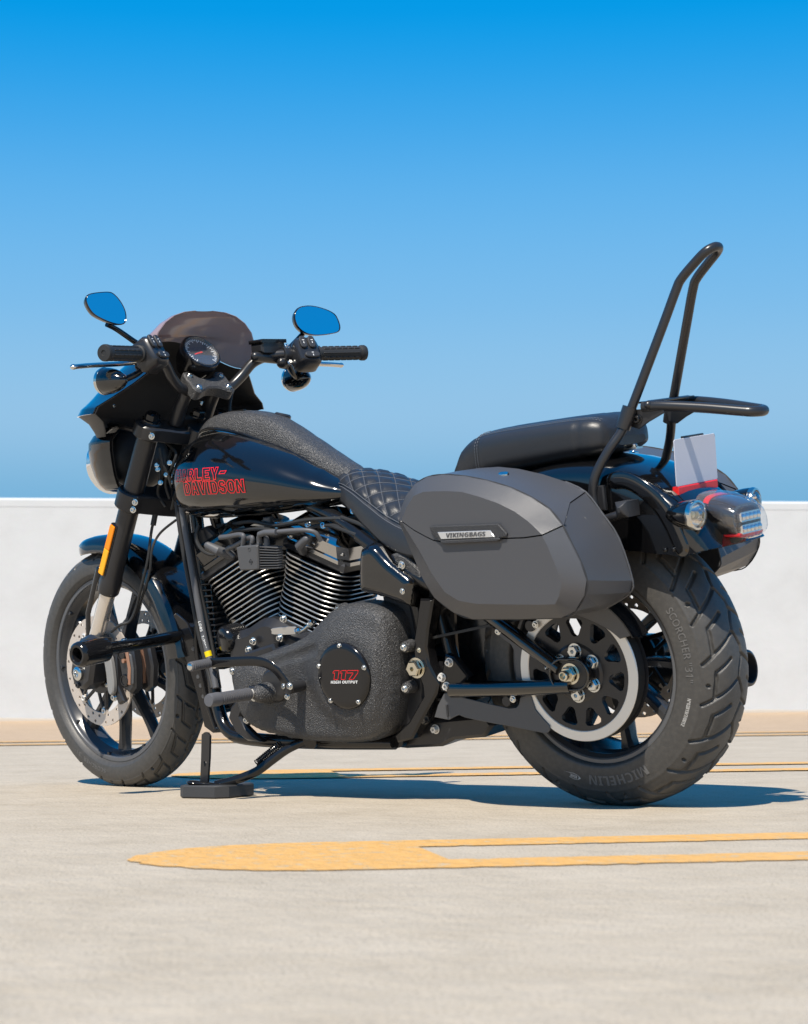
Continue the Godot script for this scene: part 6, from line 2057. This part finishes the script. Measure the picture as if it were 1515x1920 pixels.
	put("tank_mount", geo().box(p3([-0.9206, 0.7112, 0.09])[0], Vector3(0.022, 0.03, 0.02), 0.003), mat.charcoal_metal, tb)
	put("tank_mount", geo().prism(pv([-0.993, 0.7072, -0.9353, 0.7217, -0.8998, 0.7157, -0.9392, 0.6974]), 0.06, 0.085, 0.002), mat.machined_edge, tb)
	# ---- left cover panel behind the rear cylinder
	var sc := group("side_cover", bike)
	var cp := pv([-0.5658, 0.634, -0.5511, 0.6445, -0.5274, 0.6499, -0.509, 0.6425, -0.4921, 0.6256, -0.4695, 0.6045, -0.4292, 0.5754, -0.4097, 0.5572, -0.4125, 0.5374, -0.4269, 0.4954, -0.4378, 0.4942, -0.5145, 0.5181, -0.5683, 0.53, -0.5802, 0.538, -0.5767, 0.5837])
	var h := func(p: Vector2, d: float) -> float:
		return 0.152 + 0.032 * pow(clampf(1.0 - pow(1.0 - clampf(d / 0.026, 0, 1), 2.0), 0, 1), 0.5)
	put("cover_panel", geo().dome(curve2(cp, 2), 0.0045, 0.10, h), mat.gloss_black_paint, sc, 60)
	screw("panel_screw", sc, p3([-0.4384, 0.5338, 0.184])[0], Vector3(0, 0, 1), 0.0055, 0.005)
	put("frame_cover", geo().prism(pv([-0.4769, 0.6198, -0.4604, 0.6231, -0.4331, 0.6129, -0.3966, 0.5814, -0.3886, 0.5497, -0.4011, 0.5501, -0.4267, 0.5701, -0.4665, 0.5942]), 0.135, 0.165, 0.006), mat.crinkle_black, sc)
	screw("panel_screw", sc, p3([-0.4458, 0.5937, 0.166])[0], Vector3(0, 0, 1), 0.0075, 0.006)
	put("rear_filler", geo().box(Vector3(-0.50, 0.50, 0.02), Vector3(0.12, 0.22, 0.20), 0.01), mat.moulded_black_plastic, sc)
	put("battery_box", geo().box(Vector3(-0.38, 0.56, 0.0), Vector3(0.22, 0.14, 0.22), 0.01), mat.moulded_black_plastic, sc)
	put("shock_absorber", geo().tube(p3([-0.30, 0.52, 0.0, -0.60, 0.56, 0.0]), 0.045, 18), mat.moulded_black_plastic, sc)
	# ---- exhaust on the right side, tip behind the rear wheel
	var ex := group("exhaust", bike)
	put("muffler", geo().lathe(pv([0.036, 0, 0.042, 0.003, 0.045, 0.02, 0.046, 0.36, 0.03, 0.42, 0.024, 0.45, 0, 0.45]), Vector3(0.238, 0.279, -0.205), Vector3(-1, -0.07, 0.02).normalized(), 32), mat.satin_black_metal, ex)
	put("muffler_bore", geo().lathe(pv([0.036, 0, 0.034, 0.002, 0.034, 0.1, 0, 0.1]), Vector3(0.238, 0.279, -0.205), Vector3(-1, -0.07, 0.02).normalized(), 28), mat.moulded_black_plastic, ex)
	put("header_pipe", geo().tube(curve(p3([-0.20, 0.252, -0.196, -0.40, 0.255, -0.19, -0.70, 0.30, -0.185, -1.0, 0.33, -0.17, -1.11, 0.42, -0.14, -1.10, 0.52, -0.09]), 6), 0.026, 16), mat.satin_black_metal, ex)
	var ac := group("air_cleaner", bike)
	put("filter_cover", geo().lathe(pv([0, 0.06, 0.06, 0.058, 0.085, 0.048, 0.092, 0.03, 0.092, -0.03, 0, -0.03]), Vector3(-0.93, 0.62, -0.20), Vector3(0, 0, -1), 40), mat.crinkle_black, ac)

# the slanted 117 of the derby cover, as red outlines
func seven_badge(parent: Node, at: Vector3) -> void:
	var one := [0, 9.0, 1.0, 10.5, 4.6, 10.5, 4.6, 0, 1.5, 0, 1.5, 7.6, 0, 7.6]
	var seven := [0, 10.5, 8.4, 10.5, 8.4, 7.6, 5.6, 0, 2.2, 0, 5.0, 7.6, 0, 7.6]
	for d in [[-9.2, one], [-3.6, one], [1.8, seven]]:
		var g := geo()
		var n: int = d[1].size() / 2
		var pts := PackedVector2Array()
		for i in n:
			var px: float = d[0] + d[1][i * 2]
			var py: float = d[1][i * 2 + 1]
			pts.append(Vector2(px * 1.95 + py * 0.35, py) * 0.00205)
		for i in n:
			var a := pts[i]
			var b := pts[(i + 1) % n]
			var e := (b - a).normalized() * 0.0007
			var o := Vector2(-e.y, e.x)
			var id := []
			for q in [a - e - o, b + e - o, b + e + o, a - e + o]:
				id.append(g.add(at + Vector3(q.x, q.y + 0.0, 0)))
			g.quad(id[0], id[1], id[2], id[3])
		put("badge_figure", g, mat.red_lettering, parent)

func rear_end() -> void:
	# ---- rear fender: shell round the wheel, cut level at the tail
	var fd := group("rear_fender", bike)
	var rings := []
	var prof := [[0.131, 0.0], [0.131, 0.35], [0.130, 0.62], [0.125, 0.80], [0.112, 0.905], [0.085, 0.965], [0.045, 0.992], [0.0, 1.0]]
	for i in 57:
		var u := i / 56.0
		var ring := PackedVector3Array()
		for side in 2:
			for k in prof.size() * 2 - 1:
				var kk := k if side == 0 else prof.size() * 2 - 2 - k
				var q: Array = prof[kk] if kk < prof.size() else prof[prof.size() * 2 - 2 - kk]
				var sg := 1.0 if kk < prof.size() else -1.0
				var end := lerpf(40.0, 35.0, q[1])
				var a := lerpf(150.0, end, u)
				var rc := table([[30.0, 0.447], [45.0, 0.462], [65.0, 0.478], [90.0, 0.478], [120.0, 0.475], [150.0, 0.47]], a, 1)
				var r: float = lerpf(table([[30.0, 0.388], [38.0, 0.385], [41.0, 0.374], [49.0, 0.338], [60.0, 0.308], [75.0, 0.296], [150.0, 0.30]], a, 1), rc, q[1])
				var th := 0.0 if side == 0 else 0.003
				r -= th * q[1]
				var an := deg_to_rad(a)
				ring.append(Vector3(cos(an) * r, 0.33 + sin(an) * r, (q[0] - th * (1.0 - q[1])) * sg * lerpf(1.0, 0.985, u)))
		rings.append(ring)
	put("fender_shell", geo().loft(rings), mat.gloss_black_paint, fd, 35)
	for s in [1.0, -1.0]:
		# rounded strut along the side
		var sp := p3([0.1414, 0.7497, 0.136, 0.1647, 0.7493, 0.136, 0.1906, 0.7394, 0.136, 0.2217, 0.7177, 0.136, 0.2524, 0.6846, 0.136, 0.274, 0.6454, 0.136, 0.286, 0.6138, 0.136, 0.2929, 0.5951, 0.136])
		for i in sp.size():
			sp[i].z = 0.1285 * s
		put("fender_strut", geo().tube(curve(sp, 5), 0.019, 20, true, 0.26, Vector3(0, 0, 1)), mat.gloss_black_paint, fd)
		for p in p3([0.2531, 0.5929, 0.132, 0.2744, 0.5931, 0.132]):
			put("fender_rivet", geo().ball(Vector3(p.x, p.y, 0.1325 * s), Vector3(0.0048, 0.0048, 0.003), 12, 8), mat.black_enamel, fd)
		put("strut_bracket", geo().box(Vector3(0.105, 0.715, 0.140 * s), Vector3(0.035, 0.055, 0.014), 0.003), mat.satin_black_metal, fd)
	put("inner_fender", geo().prism(pv([-0.42, 0.62, -0.34, 0.66, -0.36, 0.40, -0.365, 0.25, -0.385, 0.25, -0.40, 0.40]), -0.10, 0.10, 0.004), mat.black_enamel, fd)

	# ---- sissy bar: one bent tube, wide at the fender and narrow at the top
	var sb := group("sissy_bar", bike)
	var half := p3([0.098, 0.700, 0.150, 0.097, 0.728, 0.150, 0.108, 0.768, 0.146, 0.135, 0.815, 0.130, 0.157, 0.850, 0.108, 0.172, 0.885, 0.092, 0.200, 0.945, 0.078, 0.260, 1.075, 0.050, 0.292, 1.145, 0.036, 0.306, 1.167, 0.033, 0.340, 1.196, 0.030, 0.366, 1.216, 0.026, 0.378, 1.224, 0.014])
	var full := PackedVector3Array(half)
	full.append(Vector3(0.381, 1.226, 0))
	for i in range(half.size() - 1, -1, -1):
		full.append(Vector3(half[i].x, half[i].y, -half[i].z))
	put("hoop", geo().tube(curve(full, 5), 0.0105, 14), mat.satin_black_metal, sb)
	var rk := group("luggage_rack", bike)
	for s in [1.0, -1.0]:
		put("rack_clamp", geo().tube(PackedVector3Array([Vector3(0.160, 0.860, 0.100 * s), Vector3(0.178, 0.905, 0.090 * s)]), 0.0165, 14), mat.satin_black_metal, rk)
		put("rack_plate", geo().prism(pv([0.165, 0.898, 0.255, 0.898, 0.258, 0.885, 0.215, 0.868, 0.190, 0.855, 0.170, 0.862]), 0.078 * s, 0.083 * s, 0.001), mat.satin_black_metal, rk)
		screw("rack_bolt", rk, Vector3(0.190, 0.877, 0.083 * s), Vector3(0, 0, s), 0.0085, 0.009, "black_enamel")
	var loop := p3([0.205, 0.903, 0.082, 0.25, 0.900, 0.076, 0.33, 0.888, 0.055, 0.415, 0.872, 0.033, 0.436, 0.868, 0.026, 0.446, 0.8665, 0.013])
	var fl := PackedVector3Array(loop)
	fl.append(Vector3(0.448, 0.866, 0))
	for i in range(loop.size() - 1, -1, -1):
		fl.append(Vector3(loop[i].x, loop[i].y, -loop[i].z))
	put("rack_loop", geo().tube(curve(fl, 5), 0.0115, 14), mat.satin_black_metal, rk)
	put("rack_cross_bar", geo().tube(p3([0.222, 0.905, 0.085, 0.222, 0.905, -0.085]), 0.0105, 12, true), mat.satin_black_metal, rk)
	put("rack_top_plate", geo().prism(pv([0.185, -0.07, 0.25, -0.066, 0.25, 0.066, 0.185, 0.07]), 0.0, 0.004, 0.001).move(Transform3D(Basis(Vector3.RIGHT, PI / 2), Vector3(0, 0.914, 0))), mat.satin_black_metal, rk)

	# ---- licence plate, blank, over a red strip
	var lp := group("licence_plate", bike)
	var px := Transform3D(Basis(Vector3(0, 0, -1), Vector3(0.05, 0.9987, 0), Vector3(0.9987, -0.05, 0)), Vector3(0.2735, 0.7745, 0))
	var g := geo()
	g.m = px
	g.prism(pv([-0.086, -0.051, 0.086, -0.051, 0.089, -0.048, 0.089, 0.047, 0.085, 0.051, -0.085, 0.051, -0.089, 0.047, -0.089, -0.048]), 0, 0.002, 0.0006)
	put("plate", g, mat.plate_white, lp)
	g = geo()
	g.m = px
	g.prism(pv([-0.086, -0.073, 0.086, -0.073, 0.086, -0.0515, -0.086, -0.0515]), -0.012, 0.004, 0.002)
	put("red_strip", g, mat.red_plastic, lp)
	g = geo()
	g.m = px
	g.box(Vector3(0, 0, -0.006), Vector3(0.15, 0.10, 0.008), 0.002)
	g.box(Vector3(0.0, 0.052, -0.004), Vector3(0.09, 0.006, 0.006), 0.001)
	g.box(Vector3(0, -0.07, -0.02), Vector3(0.05, 0.05, 0.03), 0.004)
	put("plate_bracket", g, mat.satin_black_metal, lp)

	# ---- tail lamp and rear signals
	var tl := group("tail_light", bike)
	put("lamp_base", geo().loft(tail_rings([[0.262, 0.700, 0.645, 0.045], [0.285, 0.700, 0.615, 0.062], [0.32, 0.695, 0.603, 0.068], [0.36, 0.685, 0.600, 0.066], [0.385, 0.672, 0.602, 0.060]])), mat.gloss_black_paint, tl, 50)
	put("lamp_housing", geo().loft(tail_rings([[0.295, 0.700, 0.66, 0.056], [0.33, 0.692, 0.630, 0.061], [0.365, 0.676, 0.610, 0.060], [0.385, 0.666, 0.608, 0.055]])), mat.satin_black_metal, tl, 50)
	put("red_lens", geo().loft(tail_rings([[0.315, 0.698, 0.640, 0.0605], [0.328, 0.6945, 0.630, 0.063]])), mat.red_lens, tl, 50)
	put("red_lens", geo().loft(tail_rings([[0.355, 0.618, 0.603, 0.056], [0.392, 0.612, 0.601, 0.052]])), mat.red_lens, tl, 50)
	put("lens_cover", geo().loft(tail_rings([[0.30, 0.705, 0.655, 0.062], [0.34, 0.698, 0.625, 0.067], [0.38, 0.682, 0.600, 0.066], [0.398, 0.666, 0.597, 0.061], [0.404, 0.654, 0.602, 0.055]])), mat.smoked_lens, tl, 50)
	for r in [[0.655, 0.634, 0.044], [0.628, 0.608, 0.044]]:
		put("led_module", geo().box(Vector3(0.389, (r[0] + r[1]) / 2, 0), Vector3(0.012, r[0] - r[1], r[2] * 2), 0.003), mat.reflector_chrome, tl)
		for i in 5:
			put("led", geo().ball(Vector3(0.396, (r[0] + r[1]) / 2, -0.034 + 0.017 * i), Vector3(0.004, 0.0075, 0.0072), 10, 6), mat.mirror_glass, tl)
	for s in [1.0, -1.0]:
		turn_signal("turn_signal", Vector3(0.322, 0.664, 0.126 * s), Vector3(1, -0.06, 0.10 * s).normalized(), 0.0325, Transform3D(), PackedVector3Array([Vector3(0.30, 0.66, 0.10 * s), Vector3(0.305, 0.655, 0.07 * s), Vector3(0.31, 0.652, 0.03 * s)]))

func tail_rings(rows: Array) -> Array:
	var rings := []
	for r in rows:
		var ring := PackedVector3Array()
		var c: float = (r[1] + r[2]) / 2
		var h: float = (r[1] - r[2]) / 2
		for j in 28:
			var a := TAU * j / 28
			var k := pow(pow(absf(cos(a)), 3.2) + pow(absf(sin(a)), 3.2), -1.0 / 3.2)
			ring.append(Vector3(r[0], c + h * k * sin(a), r[3] * k * cos(a)))
		rings.append(ring)
	return rings
